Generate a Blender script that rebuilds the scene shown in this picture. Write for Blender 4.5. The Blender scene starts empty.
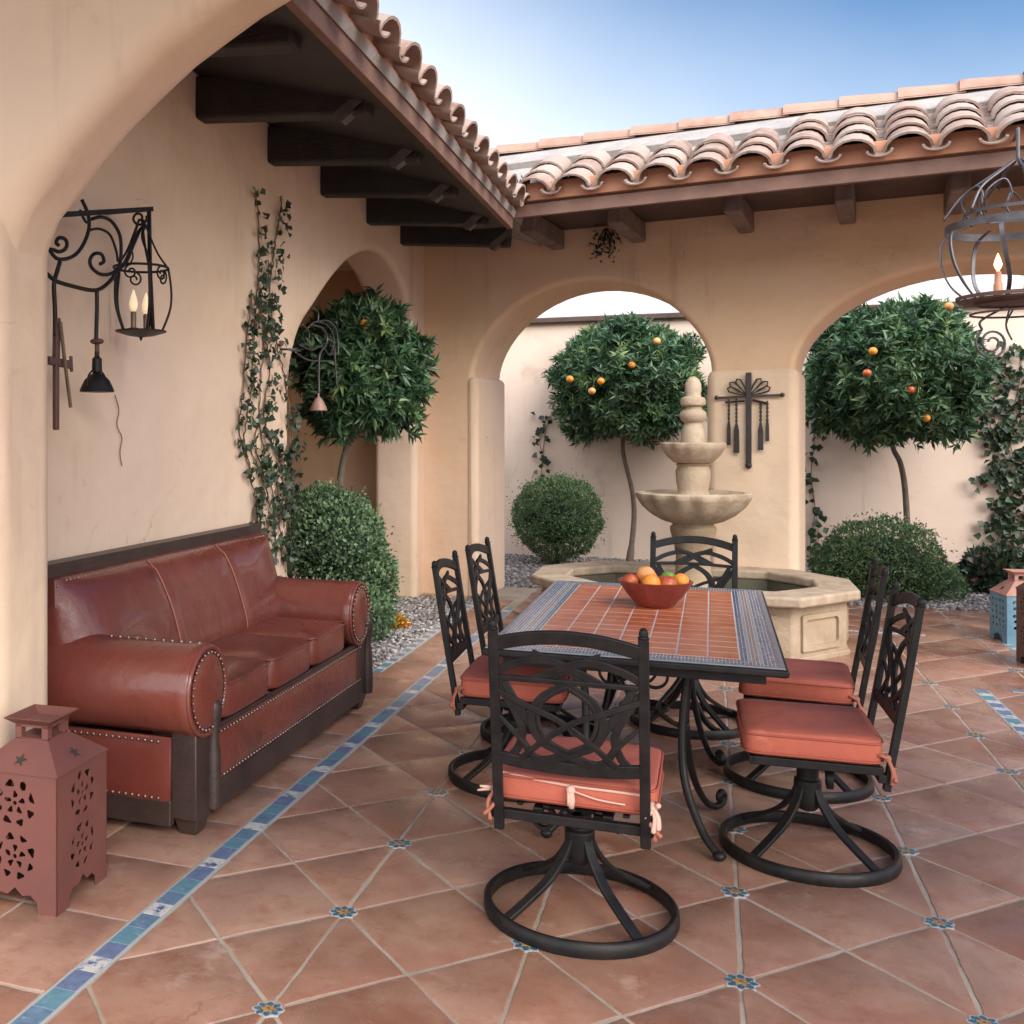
import bpy, bmesh, math, random
import numpy as np
from mathutils import Vector, Matrix, noise
random.seed(7); rng = np.random.default_rng(7)
PI = math.pi; sin, cos = math.sin, math.cos
S = bpy.context.scene; C = S.collection
# ---------------------------------------------------------------- camera model
F, CX, YH, ANG, H = 1023.5, 326., 435., .360, 1.55
ca, sa = cos(ANG), sin(ANG)
def ray(px):
    k = (px-CX)/F; return (k*ca-sa, k*sa+ca)
def at_plane(px, py, p, n):
    r = ray(px); t = (p[0]*n[0]+p[1]*n[1])/(r[0]*n[0]+r[1]*n[1])
    return Vector((r[0]*t, r[1]*t, H-(py-YH)*t/F))
def at_depth(px, py, d):
    r = ray(px); return Vector((r[0]*d, r[1]*d, H-(py-YH)*d/F))
def on_floor(px, py, z=0.):
    d = (H-z)*F/(py-YH); return at_depth(px, py, d)
cam = bpy.data.cameras.new('camera'); co = bpy.data.objects.new('camera', cam); C.objects.link(co)
co.location = (0, 0, H); co.rotation_euler = (PI/2, 0, ANG)
cam.lens = F/1024*36; cam.sensor_width = 36
cam.shift_x = (512-CX)/1024; cam.shift_y = (YH-512)/1024
cam.clip_start = .05; cam.clip_end = 900; S.camera = co
# ---------------------------------------------------------------- helpers
class MB:
    def __init__(s): s.v = []; s.f = []; s.t = []; s.m = []; s.tint = .5; s.mi = 0
    def V(s, p): s.v.append(tuple(p)); return len(s.v)-1
    def Fc(s, idx): s.f.append(tuple(idx)); s.t.append(s.tint); s.m.append(s.mi)
    def box(s, c, d, rz=0, rx=0, ry=0):
        R = Matrix.Rotation(rz, 3, 'Z') @ Matrix.Rotation(ry, 3, 'Y') @ Matrix.Rotation(rx, 3, 'X'); c = Vector(c); b = len(s.v)
        for x, y, z in ((-1,-1,-1),(1,-1,-1),(1,1,-1),(-1,1,-1),(-1,-1,1),(1,-1,1),(1,1,1),(-1,1,1)):
            s.V(c + R @ Vector((x*d[0]/2, y*d[1]/2, z*d[2]/2)))
        for q in ((0,3,2,1),(4,5,6,7),(0,1,5,4),(1,2,6,5),(2,3,7,6),(3,0,4,7)): s.Fc([b+i for i in q])
    def lohi(s, lo, hi): s.box([(a+b)/2 for a, b in zip(lo, hi)], [abs(b-a) for a, b in zip(lo, hi)])
    def prism(s, poly, z0, z1):
        n = len(poly); b = len(s.v)
        for z in (z0, z1):
            for p in poly: s.V((p[0], p[1], z))
        s.Fc([b+i for i in range(n)][::-1]); s.Fc([b+n+i for i in range(n)])
        for i in range(n): j = (i+1) % n; s.Fc((b+i, b+j, b+n+j, b+n+i))
    def loft(s, rings, cap0=True, cap1=True, closed=True):
        n = len(rings[0]); b = len(s.v)
        for r in rings:
            for p in r: s.V(p)
        for k in range(len(rings)-1):
            for i in range(n if closed else n-1):
                j = (i+1) % n; s.Fc((b+k*n+i, b+k*n+j, b+(k+1)*n+j, b+(k+1)*n+i))
        if cap0: s.Fc([b+i for i in range(n)][::-1])
        if cap1: s.Fc([b+(len(rings)-1)*n+i for i in range(n)])
    def lathe(s, prof, c=(0,0,0), seg=24, mod=None, axis='z', cap0=True, cap1=True):
        c = Vector(c); rings = []
        for k, (r, z) in enumerate(prof):
            ring = []
            for i in range(seg):
                a = 2*PI*i/seg; rr = max(r, 1e-4)*(mod(a, k) if mod else 1)
                p = (rr*cos(a), rr*sin(a), z)
                if axis == 'x': p = (z, rr*cos(a), rr*sin(a))
                if axis == 'y': p = (rr*sin(a), z, rr*cos(a))
                ring.append(c+Vector(p))
            rings.append(ring)
        s.loft(rings, cap0, cap1)
    def tube(s, pts, r, seg=8, closed=False):
        pts = [Vector(p) for p in pts]; n = len(pts); rs = r if isinstance(r, (list, tuple)) else [r]*n
        rings = []; prev = None
        for i in range(n):
            if closed: t = (pts[(i+1) % n]-pts[i-1])
            else: t = pts[min(i+1, n-1)]-pts[max(i-1, 0)]
            if t.length < 1e-9: t = Vector((0,0,1))
            t.normalize()
            if prev is None:
                prev = t.cross(Vector((0,0,1)))
                if prev.length < .05: prev = t.cross(Vector((1,0,0)))
            prev = (prev - t*prev.dot(t))
            if prev.length < 1e-6: prev = t.orthogonal()
            prev.normalize(); q = t.cross(prev)
            rings.append([pts[i]+(prev*cos(2*PI*k/seg)+q*sin(2*PI*k/seg))*rs[i] for k in range(seg)])
        if closed: rings.append(rings[0]); s.loft(rings, False, False)
        else: s.loft(rings)
    def bar(s, pts, w, t, nrm, closed=False):
        pts = [Vector(p) for p in pts]; n = len(pts); nrm = Vector(nrm).normalized(); rings = []
        ws = w if isinstance(w, (list, tuple)) else [w]*n
        for i in range(n):
            tt = (pts[(i+1) % n]-pts[i-1]) if closed else pts[min(i+1, n-1)]-pts[max(i-1, 0)]
            tt.normalize(); sd = tt.cross(nrm); sd.normalize(); a = sd*ws[i]/2; b = nrm*t/2
            rings.append([pts[i]-a-b, pts[i]+a-b, pts[i]+a+b, pts[i]-a+b])
        if closed: rings.append(rings[0]); s.loft(rings, False, False)
        else: s.loft(rings)
    def ball(s, c, r, seg=12, rings=8, sc=(1,1,1), jit=0):
        R = []; o = random.random()*50
        for k in range(rings+1):
            th = PI*k/rings
            ring = []
            for i in range(seg):
                a = 2*PI*i/seg; d = Vector((sin(th)*cos(a), sin(th)*sin(a), -cos(th)))
                q = r*(1+(jit*noise.noise(d*1.7+Vector((o,o,o))) if jit else 0))
                ring.append((c[0]+d.x*q*sc[0], c[1]+d.y*q*sc[1], c[2]+d.z*q*sc[2]))
            R.append(ring)
        s.loft(R, False, False)
    def xform(s, i0, M):
        for i in range(i0, len(s.v)): s.v[i] = tuple(M @ Vector(s.v[i]))
    def build(s, name, mat, parent=None, smooth=False, bevel=0, segs=2, solid=0, angle=40):
        me = bpy.data.meshes.new(name); me.from_pydata(s.v, [], s.f); 
        a = me.attributes.new('tint', 'FLOAT', 'FACE'); a.data.foreach_set('value', s.t)
        mats = mat if isinstance(mat, (list, tuple)) else [mat]
        for m in mats: me.materials.append(m)
        if len(mats) > 1: me.polygons.foreach_set('material_index', s.m)
        bm = bmesh.new(); bm.from_mesh(me)
        if not s.__dict__.get('keepn'): bmesh.ops.recalc_face_normals(bm, faces=bm.faces)
        bm.to_mesh(me); bm.free()
        return fin(name, me, parent, smooth, bevel, segs, solid, angle)
def fin(name, me, parent=None, smooth=False, bevel=0, segs=2, solid=0, angle=40):
    o = bpy.data.objects.new(name, me); C.objects.link(o)
    if parent: o.parent = parent
    if smooth:
        me.polygons.foreach_set('use_smooth', [True]*len(me.polygons))
        if smooth == 'auto': me.set_sharp_from_angle(angle=math.radians(angle))
    if solid: md = o.modifiers.new('solid', 'SOLIDIFY'); md.thickness = solid; md.offset = 0
    if bevel:
        md = o.modifiers.new('bevel', 'BEVEL'); md.width = bevel; md.segments = segs; md.limit_method = 'ANGLE'; md.angle_limit = math.radians(35)
        if not smooth:
            me.polygons.foreach_set('use_smooth', [True]*len(me.polygons)); md.harden_normals = True
    return o
def mesh_np(name, V, Fa, tint, mat, parent=None, smooth=False):
    me = bpy.data.meshes.new(name); n, k = Fa.shape
    me.vertices.add(len(V)); me.vertices.foreach_set('co', np.ascontiguousarray(V, dtype=np.float32).ravel())
    me.loops.add(n*k); me.loops.foreach_set('vertex_index', Fa.astype(np.int32).ravel())
    me.polygons.add(n); me.polygons.foreach_set('loop_start', np.arange(0, n*k, k, dtype=np.int32))
    me.update(calc_edges=True)
    a = me.attributes.new('tint', 'FLOAT', 'FACE'); a.data.foreach_set('value', np.asarray(tint, dtype=np.float32))
    me.materials.append(mat); me.validate()
    return fin(name, me, parent, smooth)
def tag(o, label=None, cat=None, group=None, kind=None):
    if label: o['label'] = label
    if cat: o['category'] = cat
    if group: o['group'] = group
    if kind: o['kind'] = kind
    return o
def thing(name, loc, rz=0, label=None, cat=None, group=None):
    o = bpy.data.objects.new(name, None); C.objects.link(o); o.location = loc; o.rotation_euler = (0,0,rz)
    o.empty_display_size = .1
    return tag(o, label, cat, group)
def copy_tree(o, parent=None):
    c = o.copy(); C.objects.link(c); c.parent = parent
    for ch in list(o.children): copy_tree(ch, c)
    return c
def smooth_pts(p, n=6, closed=False):
    p = [Vector(q) for q in p]; N = len(p); out = []
    for i in range(N if closed else N-1):
        if closed: a, b, c, d = p[i-1], p[i], p[(i+1) % N], p[(i+2) % N]
        else: a, b, c, d = p[max(i-1,0)], p[i], p[i+1], p[min(i+2, N-1)]
        for k in range(n):
            t = k/n; out.append(.5*((2*b)+(c-a)*t+(2*a-5*b+4*c-d)*t*t+(3*b-a-3*c+d)*t**3))
    if not closed: out.append(p[-1])
    return out
def plate(outline, holes, t):
    cu = bpy.data.curves.new('tmp', 'CURVE'); cu.dimensions = '2D'; cu.fill_mode = 'BOTH'; cu.extrude = t/2
    for poly in [outline]+holes:
        sp = cu.splines.new('POLY'); sp.points.add(len(poly)-1)
        for i, p in enumerate(poly): sp.points[i].co = (p[0], p[1], 0, 1)
        sp.use_cyclic_u = True
    ob = bpy.data.objects.new('tmp', cu); C.objects.link(ob)
    dg = bpy.context.evaluated_depsgraph_get(); me = bpy.data.meshes.new_from_object(ob.evaluated_get(dg))
    bpy.data.objects.remove(ob); return me
def plate_into(mb, outline, holes, t, M):
    me = plate(outline, holes, t); b = len(mb.v)
    for v in me.vertices: mb.V(M @ v.co)
    for p in me.polygons: mb.Fc([b+i for i in p.vertices])
# ---------------------------------------------------------------- materials
def mat(name, col, rough=.6, metal=0, col2=None, nscale=6, bump=0, bscale=60, bdist=.01, tint=None, coat=0, rvar=0, det=6, spec=.5, big=None, dirt=None, streak=None, cracks=None, mott=None):
    m = bpy.data.materials.new(name); m.use_nodes = True; N = m.node_tree.nodes; L = m.node_tree.links
    b = N['Principled BSDF']; b.inputs['Roughness'].default_value = rough; b.inputs['Metallic'].default_value = metal
    b.inputs['Coat Weight'].default_value = coat; b.inputs['Specular IOR Level'].default_value = spec
    tc = N.new('ShaderNodeTexCoord'); vec = tc.outputs['Object']
    def rgb(c): n = N.new('ShaderNodeRGB'); n.outputs[0].default_value = (*c, 1); return n.outputs[0]
    def mix(f, a, c, mode='MIX'):
        n = N.new('ShaderNodeMix'); n.data_type = 'RGBA'; n.blend_type = mode
        if isinstance(f, (int, float)): n.inputs[0].default_value = f
        else: L.new(f, n.inputs[0])
        L.new(a, n.inputs[6]); L.new(c, n.inputs[7]); return n.outputs[2]
    def noi(sc, d=det, r=.6, v=None):
        n = N.new('ShaderNodeTexNoise'); n.inputs['Scale'].default_value = sc; n.inputs['Detail'].default_value = d; n.inputs['Roughness'].default_value = r
        L.new(v or vec, n.inputs['Vector']); return n.outputs['Fac']
    def ramp(f, a, c):
        n = N.new('ShaderNodeMapRange'); n.inputs[1].default_value = a; n.inputs[2].default_value = c; L.new(f, n.inputs[0]); return n.outputs[0]
    out = rgb(col)
    if tint:
        at = N.new('ShaderNodeAttribute'); at.attribute_name = 'tint'
        cr = N.new('ShaderNodeValToRGB'); cr.color_ramp.elements.remove(cr.color_ramp.elements[1])
        for i, (p, c) in enumerate(tint):
            e = cr.color_ramp.elements[0] if i == 0 else cr.color_ramp.elements.new(p)
            e.position = p; e.color = (*c, 1)
        L.new(at.outputs['Fac'], cr.inputs[0]); out = cr.outputs[0]
    if col2: out = mix(ramp(noi(nscale), .35, .68), out, rgb(col2))
    if big: out = mix(ramp(noi(big[1], 3), .4, .7), out, rgb(big[0]))
    if dirt: out = mix(ramp(noi(dirt[1], 8, .7), dirt[2], dirt[2]+.12), out, rgb(dirt[0]))
    if mott:
        f_ = noi(mott[2], 9, .72); k0 = N.new('ShaderNodeMath'); k0.operation = 'MULTIPLY'; k0.inputs[1].default_value = .55; L.new(ramp(f_, .50, .36), k0.inputs[0]); out = mix(k0.outputs[0], out, rgb(mott[0]))
        k1 = N.new('ShaderNodeMath'); k1.operation = 'MULTIPLY'; k1.inputs[1].default_value = .55; L.new(ramp(noi(mott[2]*.6, 9, .7), .52, .70), k1.inputs[0]); out = mix(k1.outputs[0], out, rgb(mott[1]))
    if streak:
        mp = N.new('ShaderNodeMapping'); mp.inputs['Scale'].default_value = (7,7,.55); L.new(vec, mp.inputs[0])
        f1 = ramp(noi(1.0, 4, .6, mp.outputs[0]), .56, .80); f2 = ramp(noi(.8, 2), .45, .65)
        q = N.new('ShaderNodeMath'); q.operation = 'MULTIPLY'; L.new(f1, q.inputs[0]); L.new(f2, q.inputs[1]); out = mix(q.outputs[0], out, rgb(streak))
    if cracks:
        nz_ = N.new('ShaderNodeTexNoise'); nz_.inputs['Scale'].default_value = 1.4; nz_.inputs['Detail'].default_value = 5; L.new(vec, nz_.inputs['Vector'])
        ad = N.new('ShaderNodeVectorMath'); ad.operation = 'MULTIPLY_ADD'; ad.inputs[1].default_value = (1.2,1.2,1.2); L.new(nz_.outputs['Color'], ad.inputs[0]); L.new(vec, ad.inputs[2])
        vo = N.new('ShaderNodeTexVoronoi'); vo.feature = 'DISTANCE_TO_EDGE'; vo.inputs['Scale'].default_value = .85; L.new(ad.outputs[0], vo.inputs['Vector'])
        f1 = N.new('ShaderNodeMapRange'); f1.inputs[1].default_value = 0; f1.inputs[2].default_value = .0035; f1.inputs[3].default_value = .55; f1.inputs[4].default_value = 0; L.new(vo.outputs['Distance'], f1.inputs[0])
        f2 = ramp(noi(1.1, 3), .53, .62); q = N.new('ShaderNodeMath'); q.operation = 'MULTIPLY'; L.new(f1.outputs[0], q.inputs[0]); L.new(f2, q.inputs[1])
        out = mix(q.outputs[0], out, rgb(cracks if isinstance(cracks, tuple) else (.30,.20,.14)))
    L.new(out, b.inputs['Base Color'])
    if rvar:
        n = ramp(noi(nscale*2.3), .3, .7); q = N.new('ShaderNodeMath'); q.operation = 'MULTIPLY_ADD'; q.inputs[1].default_value = rvar; q.inputs[2].default_value = rough-rvar/2
        L.new(n, q.inputs[0]); L.new(q.outputs[0], b.inputs['Roughness'])
    if bump:
        bn = N.new('ShaderNodeBump'); bn.inputs['Strength'].default_value = bump; bn.inputs['Distance'].default_value = bdist
        L.new(noi(bscale, 8, .65), bn.inputs['Height']); L.new(bn.outputs[0], b.inputs['Normal'])
        m['bump'] = 1
    return m
def add_bump(m, scale, strength, dist, kind='noise', stretch=None):
    N = m.node_tree.nodes; L = m.node_tree.links; b = N['Principled BSDF']
    tc = N.new('ShaderNodeTexCoord'); src = tc.outputs['Object']
    if stretch: mp = N.new('ShaderNodeMapping'); mp.inputs['Scale'].default_value = stretch; L.new(src, mp.inputs[0]); src = mp.outputs[0]
    if kind == 'noise': n = N.new('ShaderNodeTexNoise'); n.inputs['Detail'].default_value = 3; o = n.outputs['Fac']
    else: n = N.new('ShaderNodeTexVoronoi'); o = n.outputs['Distance']
    n.inputs['Scale'].default_value = scale; L.new(src, n.inputs['Vector'])
    bn = N.new('ShaderNodeBump'); bn.inputs['Strength'].default_value = strength; bn.inputs['Distance'].default_value = dist; L.new(o, bn.inputs['Height'])
    old = b.inputs['Normal'].links
    if old: L.new(old[0].from_socket, bn.inputs['Normal'])
    L.new(bn.outputs[0], b.inputs['Normal']); return m
M = {}
M['plaster'] = mat('plaster', (.70,.525,.37), .88, col2=(.63,.46,.315), nscale=2.2, bump=.35, bscale=9, bdist=.012, big=((.69,.51,.40), .6), dirt=((.53,.37,.27), 2.2, .63), streak=(.50,.35,.26), cracks=True)
add_bump(M['plaster'], 60, .16, .003); add_bump(M['plaster'], 1.6, .6, .06); add_bump(M['plaster'], 5, .35, .012, stretch=(1,1,2.2))
M['plaster_warm'] = mat('plaster_warm', (.71,.485,.305), .88, col2=(.64,.42,.255), nscale=2.2, bump=.35, bscale=8, bdist=.012, big=((.69,.49,.36), .6), dirt=((.50,.32,.21), 2.0, .63), streak=(.46,.29,.19), cracks=True)
add_bump(M['plaster_warm'], 60, .16, .003); add_bump(M['plaster_warm'], 1.6, .6, .06); add_bump(M['plaster_warm'], 5, .35, .012, stretch=(1,1,2.2))
M['plaster_pale'] = mat('plaster_pale', (.70,.56,.47), .9, col2=(.64,.50,.41), nscale=.9, bump=.3, bscale=7, bdist=.012, dirt=((.52,.39,.31), 1.2, .60), streak=(.46,.37,.32), cracks=True)
M['mortar'] = mat('mortar', (.37,.335,.31), .95, col2=(.28,.25,.235), nscale=5, bump=.6, bscale=25, bdist=.02, dirt=((.30,.27,.25), 6, .62))
M['rooftile'] = mat('rooftile', (.5,.3,.22), .85, tint=[(0,(.20,.105,.075)),(.35,(.28,.165,.12)),(.7,(.33,.225,.175)),(1,(.40,.31,.26))], col2=(.36,.285,.245), nscale=7, bump=.5, bscale=70, bdist=.004, dirt=((.16,.12,.10), 10, .60))
M['ridge'] = mat('ridge', (.33,.18,.13), .85, tint=[(0,(.27,.14,.10)),(1,(.38,.22,.165))], col2=(.37,.25,.19), nscale=7, bump=.4, bscale=60, bdist=.004, dirt=((.3,.2,.15), 9, .66))
M['bandstucco'] = mat('bandstucco', (.46,.22,.13), .9, col2=(.40,.19,.115), nscale=4, bump=.4, bscale=30)
M['fascia'] = mat('fascia', (.21,.115,.085), .7, col2=(.15,.08,.06), nscale=5, bump=.4, bscale=30)
M['darkwood'] = mat('darkwood', (.012,.010,.010), .6, col2=(.03,.021,.018), nscale=7, bump=.4, bscale=35)
add_bump(M['darkwood'], 12, .4, .01, stretch=(1,12,12))
M['brownwood'] = mat('brownwood', (.085,.05,.038), .7, col2=(.05,.032,.026), nscale=7, bump=.4, bscale=35)
M['corbelwood'] = mat('corbelwood', (.20,.14,.12), .7, col2=(.11,.075,.062), nscale=6, bump=.4, bscale=35)
M['steel'] = mat('steel', (.16,.14,.135), .5, metal=.5, col2=(.10,.085,.08), nscale=9)
M['iron'] = mat('iron', (.008,.0075,.008), .44, metal=.0, spec=.22, col2=(.018,.015,.014), nscale=18, bump=.25, bscale=120, bdist=.002, rvar=.15)
M['ironbronze'] = mat('ironbronze', (.028,.024,.024), .34, metal=.45, col2=(.05,.04,.036), nscale=14, bump=.3, bscale=90, bdist=.002, rvar=.15)
M['wroughtgrey'] = mat('wroughtgrey', (.12,.12,.135), .45, metal=.6, col2=(.07,.055,.055), nscale=10, bump=.3, bscale=90, bdist=.002)
M['rustiron'] = mat('rustiron', (.11,.05,.04), .65, col2=(.07,.036,.03), nscale=9, bump=.3, bscale=60, bdist=.003)
M['rustred'] = mat('rustred', (.155,.052,.040), .6, col2=(.12,.042,.034), nscale=5, bump=.25, bscale=70, bdist=.002, dirt=((.12,.05,.04), 9, .66))
M['inside'] = mat('inside', (.03,.02,.018), .9)
M['leather'] = mat('leather', (.155,.037,.026), .30, col2=(.10,.023,.018), nscale=2.2, bump=.25, bscale=14, bdist=.008, rvar=.16, big=((.205,.055,.036), 1.1), dirt=((.075,.022,.018), 3.5, .58), coat=.25)
add_bump(M['leather'], 3.2, .55, .03); add_bump(M['leather'], 11, .3, .008, stretch=(1,2.5,1))
add_bump(M['leather'], 160, .16, .0015, 'voro')
M['leatherdark'] = mat('leatherdark', (.15,.030,.02), .42, col2=(.10,.022,.016), nscale=3, bump=.25, bscale=14, bdist=.008, rvar=.16)
M['sofawood'] = mat('sofawood', (.026,.015,.013), .42, col2=(.05,.029,.024), nscale=5, bump=.4, bscale=40, bdist=.003, dirt=((.11,.085,.075), 14, .68))
add_bump(M['sofawood'], 5, .5, .004, stretch=(10,1,12))
M['nail'] = mat('nail', (.26,.205,.175), .38, metal=.85)
M['seam'] = mat('seam', (.30,.10,.07), .6)
M['cushion'] = mat('cushion', (.45,.11,.066), .85, col2=(.385,.09,.055), nscale=4, bump=.5, bscale=7, bdist=.016, dirt=((.50,.155,.10), 9, .60))
add_bump(M['cushion'], 3, .5, .03)
add_bump(M['cushion'], 500, .25, .001)
M['piping'] = mat('piping', (.33,.075,.045), .8)
M['rope'] = mat('rope', (.62,.38,.30), .85, bump=.5, bscale=200, bdist=.003)
M['tie'] = mat('tie', (.36,.12,.075), .85, bump=.4, bscale=90, bdist=.003)
M['stone'] = mat('stone', (.35,.25,.155), .82, col2=(.24,.16,.095), nscale=5, bump=.6, bscale=30, bdist=.012, dirt=((.26,.19,.13), 5, .60), big=((.46,.36,.26), 2))
add_bump(M['stone'], 130, .3, .003)
M['stonepale'] = mat('stonepale', (.47,.37,.27), .8, col2=(.31,.225,.15), nscale=7, bump=.6, bscale=28, bdist=.012, dirt=((.30,.23,.17), 8, .61))
M['basin_in'] = mat('basin_in', (.13,.11,.075), .7, col2=(.07,.07,.045), nscale=6, bump=.4, bscale=20)
M['grout'] = mat('grout', (.40,.33,.27), .95, col2=(.27,.215,.17), nscale=4, bump=.5, bscale=120, bdist=.003, dirt=((.19,.14,.11), 2.5, .58))
M['terracotta'] = mat('terracotta', (.3,.13,.08), .31, tint=[(0,(.20,.078,.048)),(.15,(.28,.125,.08)),(.4,(.345,.18,.125)),(.65,(.40,.225,.165)),(.85,(.345,.155,.095)),(1,(.27,.16,.12))],
    col2=(.20,.088,.058), nscale=1.7, bump=.4, bscale=22, bdist=.004, rvar=.30, dirt=((.43,.29,.225), 3.1, .585), big=((.37,.225,.165), .8), mott=((.23,.09,.05), (.41,.25,.18), 7), cracks=(.07,.04,.03))
add_bump(M['terracotta'], 5, .25, .01); add_bump(M['terracotta'], 220, .15, .001)
M['blue1'] = mat('blue1', (.07,.14,.22), .3, col2=(.15,.23,.32), nscale=35, dirt=((.40,.42,.42), 28, .60))
M['blue2'] = mat('blue2', (.12,.25,.29), .3, col2=(.08,.18,.26), nscale=35, dirt=((.35,.42,.42), 28, .60))
M['blue3'] = mat('blue3', (.10,.13,.22), .3, col2=(.15,.2,.32), nscale=35, dirt=((.4,.38,.38), 28, .62))
M['deco'] = mat('deco', (.52,.50,.46), .3, dirt=((.035,.085,.22), 24, .50))
M['whiteglaze'] = mat('whiteglaze', (.38,.37,.35), .35, col2=(.36,.36,.37), nscale=30)
M['navy'] = mat('navy', (.025,.055,.12), .25, col2=(.10,.16,.20), nscale=60)
M['yellowglaze'] = mat('yellowglaze', (.42,.26,.07), .3, col2=(.26,.10,.04), nscale=70)
M['tealglaze'] = mat('tealglaze', (.08,.22,.22), .3)
M['tabletile'] = mat('tabletile', (.5,.15,.06), .27, spec=.35, tint=[(0,(.40,.085,.034)),(.5,(.50,.125,.05)),(1,(.56,.175,.08))], col2=(.55,.19,.09), nscale=14, bump=.1, bscale=20, bdist=.004)
M['tablegrout'] = mat('tablegrout', (.62,.55,.50), .7)
M['bowlwood'] = mat('bowlwood', (.27,.045,.028), .38, col2=(.17,.03,.02), nscale=10, bump=.3, bscale=30)
M['orange'] = mat('orange', (.85,.27,.025), .42, col2=(.80,.33,.04), nscale=6, bump=.3, bscale=160, bdist=.002)
M['redfruit'] = mat('redfruit', (.40,.028,.018), .3, col2=(.62,.18,.05), nscale=9)
M['peach'] = mat('peach', (.80,.42,.14), .5, col2=(.70,.18,.06), nscale=9)
M['lime'] = mat('lime', (.16,.32,.04), .4)
M['bark'] = mat('bark', (.16,.12,.095), .9, col2=(.10,.075,.06), nscale=12, bump=.7, bscale=45, bdist=.01)
M['vinestem'] = mat('vinestem', (.17,.10,.07), .9, bump=.5, bscale=60)
M['brass'] = mat('brass', (.25,.19,.11), .45, metal=.7, col2=(.15,.11,.08), nscale=20)
M['copper'] = mat('copper', (.38,.22,.18), .6, metal=.3, col2=(.30,.19,.15), nscale=12)
M['bluetin'] = mat('bluetin', (.14,.27,.35), .5, col2=(.09,.19,.27), nscale=10, bump=.2, bscale=40)
M['pinkroof'] = mat('pinkroof', (.42,.22,.18), .7, col2=(.36,.17,.13), nscale=8)
M['soil'] = mat('soil', (.20,.15,.12), .95, col2=(.27,.22,.19), nscale=3, bump=.5, bscale=30, bdist=.02)
M['gravel'] = mat('gravel', (.2,.2,.2), .85, tint=[(0,(.09,.08,.08)),(.35,(.20,.18,.175)),(.7,(.31,.285,.27)),(1,(.50,.45,.41))])
def leafmat(name, stops, rough=.42, trans=.25, spec=.5):
    m = mat(name, (0,0,0), rough, tint=stops, spec=spec)
    N = m.node_tree.nodes; L = m.node_tree.links; b = N['Principled BSDF']; o = N['Material Output']
    t = N.new('ShaderNodeBsdfTranslucent'); mx = N.new('ShaderNodeMixShader'); mx.inputs[0].default_value = trans
    cs = b.inputs['Base Color'].links[0].from_socket; L.new(cs, t.inputs[0])
    L.new(b.outputs[0], mx.inputs[1]); L.new(t.outputs[0], mx.inputs[2]); L.new(mx.outputs[0], o.inputs[0]); return m
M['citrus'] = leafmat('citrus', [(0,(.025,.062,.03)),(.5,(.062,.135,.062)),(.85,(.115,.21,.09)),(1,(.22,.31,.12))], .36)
M['boxwood'] = leafmat('boxwood', [(0,(.04,.085,.036)),(.6,(.10,.18,.07)),(1,(.20,.30,.12))], .5)
M['boxwoodpale'] = leafmat('boxwoodpale', [(0,(.05,.095,.05)),(.6,(.12,.20,.095)),(1,(.22,.32,.16))], .5)
M['ivy'] = leafmat('ivy', [(0,(.016,.032,.02)),(.6,(.035,.066,.034)),(.9,(.07,.10,.045)),(1,(.15,.07,.045))], .45)
M['petal'] = leafmat('petal', [(0,(.60,.10,.02)),(.5,(.75,.35,.03)),(1,(.75,.52,.06))], .6)
M['dry'] = leafmat('dry', [(0,(.02,.02,.022)),(1,(.05,.045,.045))], .6)
def emis(name, col, st):
    m = bpy.data.materials.new(name); m.use_nodes = True; b = m.node_tree.nodes['Principled BSDF']
    b.inputs['Base Color'].default_value = (.8,.6,.4,1); b.inputs['Emission Color'].default_value = (*col,1); b.inputs['Emission Strength'].default_value = st; return m
M['bulb'] = emis('bulb', (1,.72,.45), .22); M['flame'] = emis('flame', (1,.50,.16), 2.5)
M['water'] = mat('water', (.03,.035,.022), .04, bump=.15, bscale=9, bdist=.01)
M['candle'] = mat('candle', (.42,.19,.10), .5)
# ---------------------------------------------------------------- world and sun
w = bpy.data.worlds.new('World'); S.world = w; w.use_nodes = True; N = w.node_tree.nodes; L = w.node_tree.links
SUN_EL, SUN_AZ = math.radians(38), math.radians(-38)   # direction towards the sun, azimuth from +x
sky = N.new('ShaderNodeTexSky'); sky.sky_type = 'NISHITA'; sky.sun_disc = False; sky.sun_elevation = SUN_EL
sky.sun_rotation = PI/2-SUN_AZ; sky.dust_density = .6; sky.ozone_density = 2.0
tc = N.new('ShaderNodeTexCoord'); sep = N.new('ShaderNodeSeparateXYZ'); L.new(tc.outputs['Generated'], sep.inputs[0])
def wm(op, a, b=None, c=None):
    n = N.new('ShaderNodeMath'); n.operation = op
    for i, x in enumerate((a, b, c)):
        if x is None: continue
        if isinstance(x, (int, float)): n.inputs[i].default_value = x
        else: L.new(x, n.inputs[i])
    return n.outputs[0]
nz = N.new('ShaderNodeTexNoise'); nz.inputs['Scale'].default_value = 2.2; nz.inputs['Detail'].default_value = 5; L.new(tc.outputs['Generated'], nz.inputs['Vector'])
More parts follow.
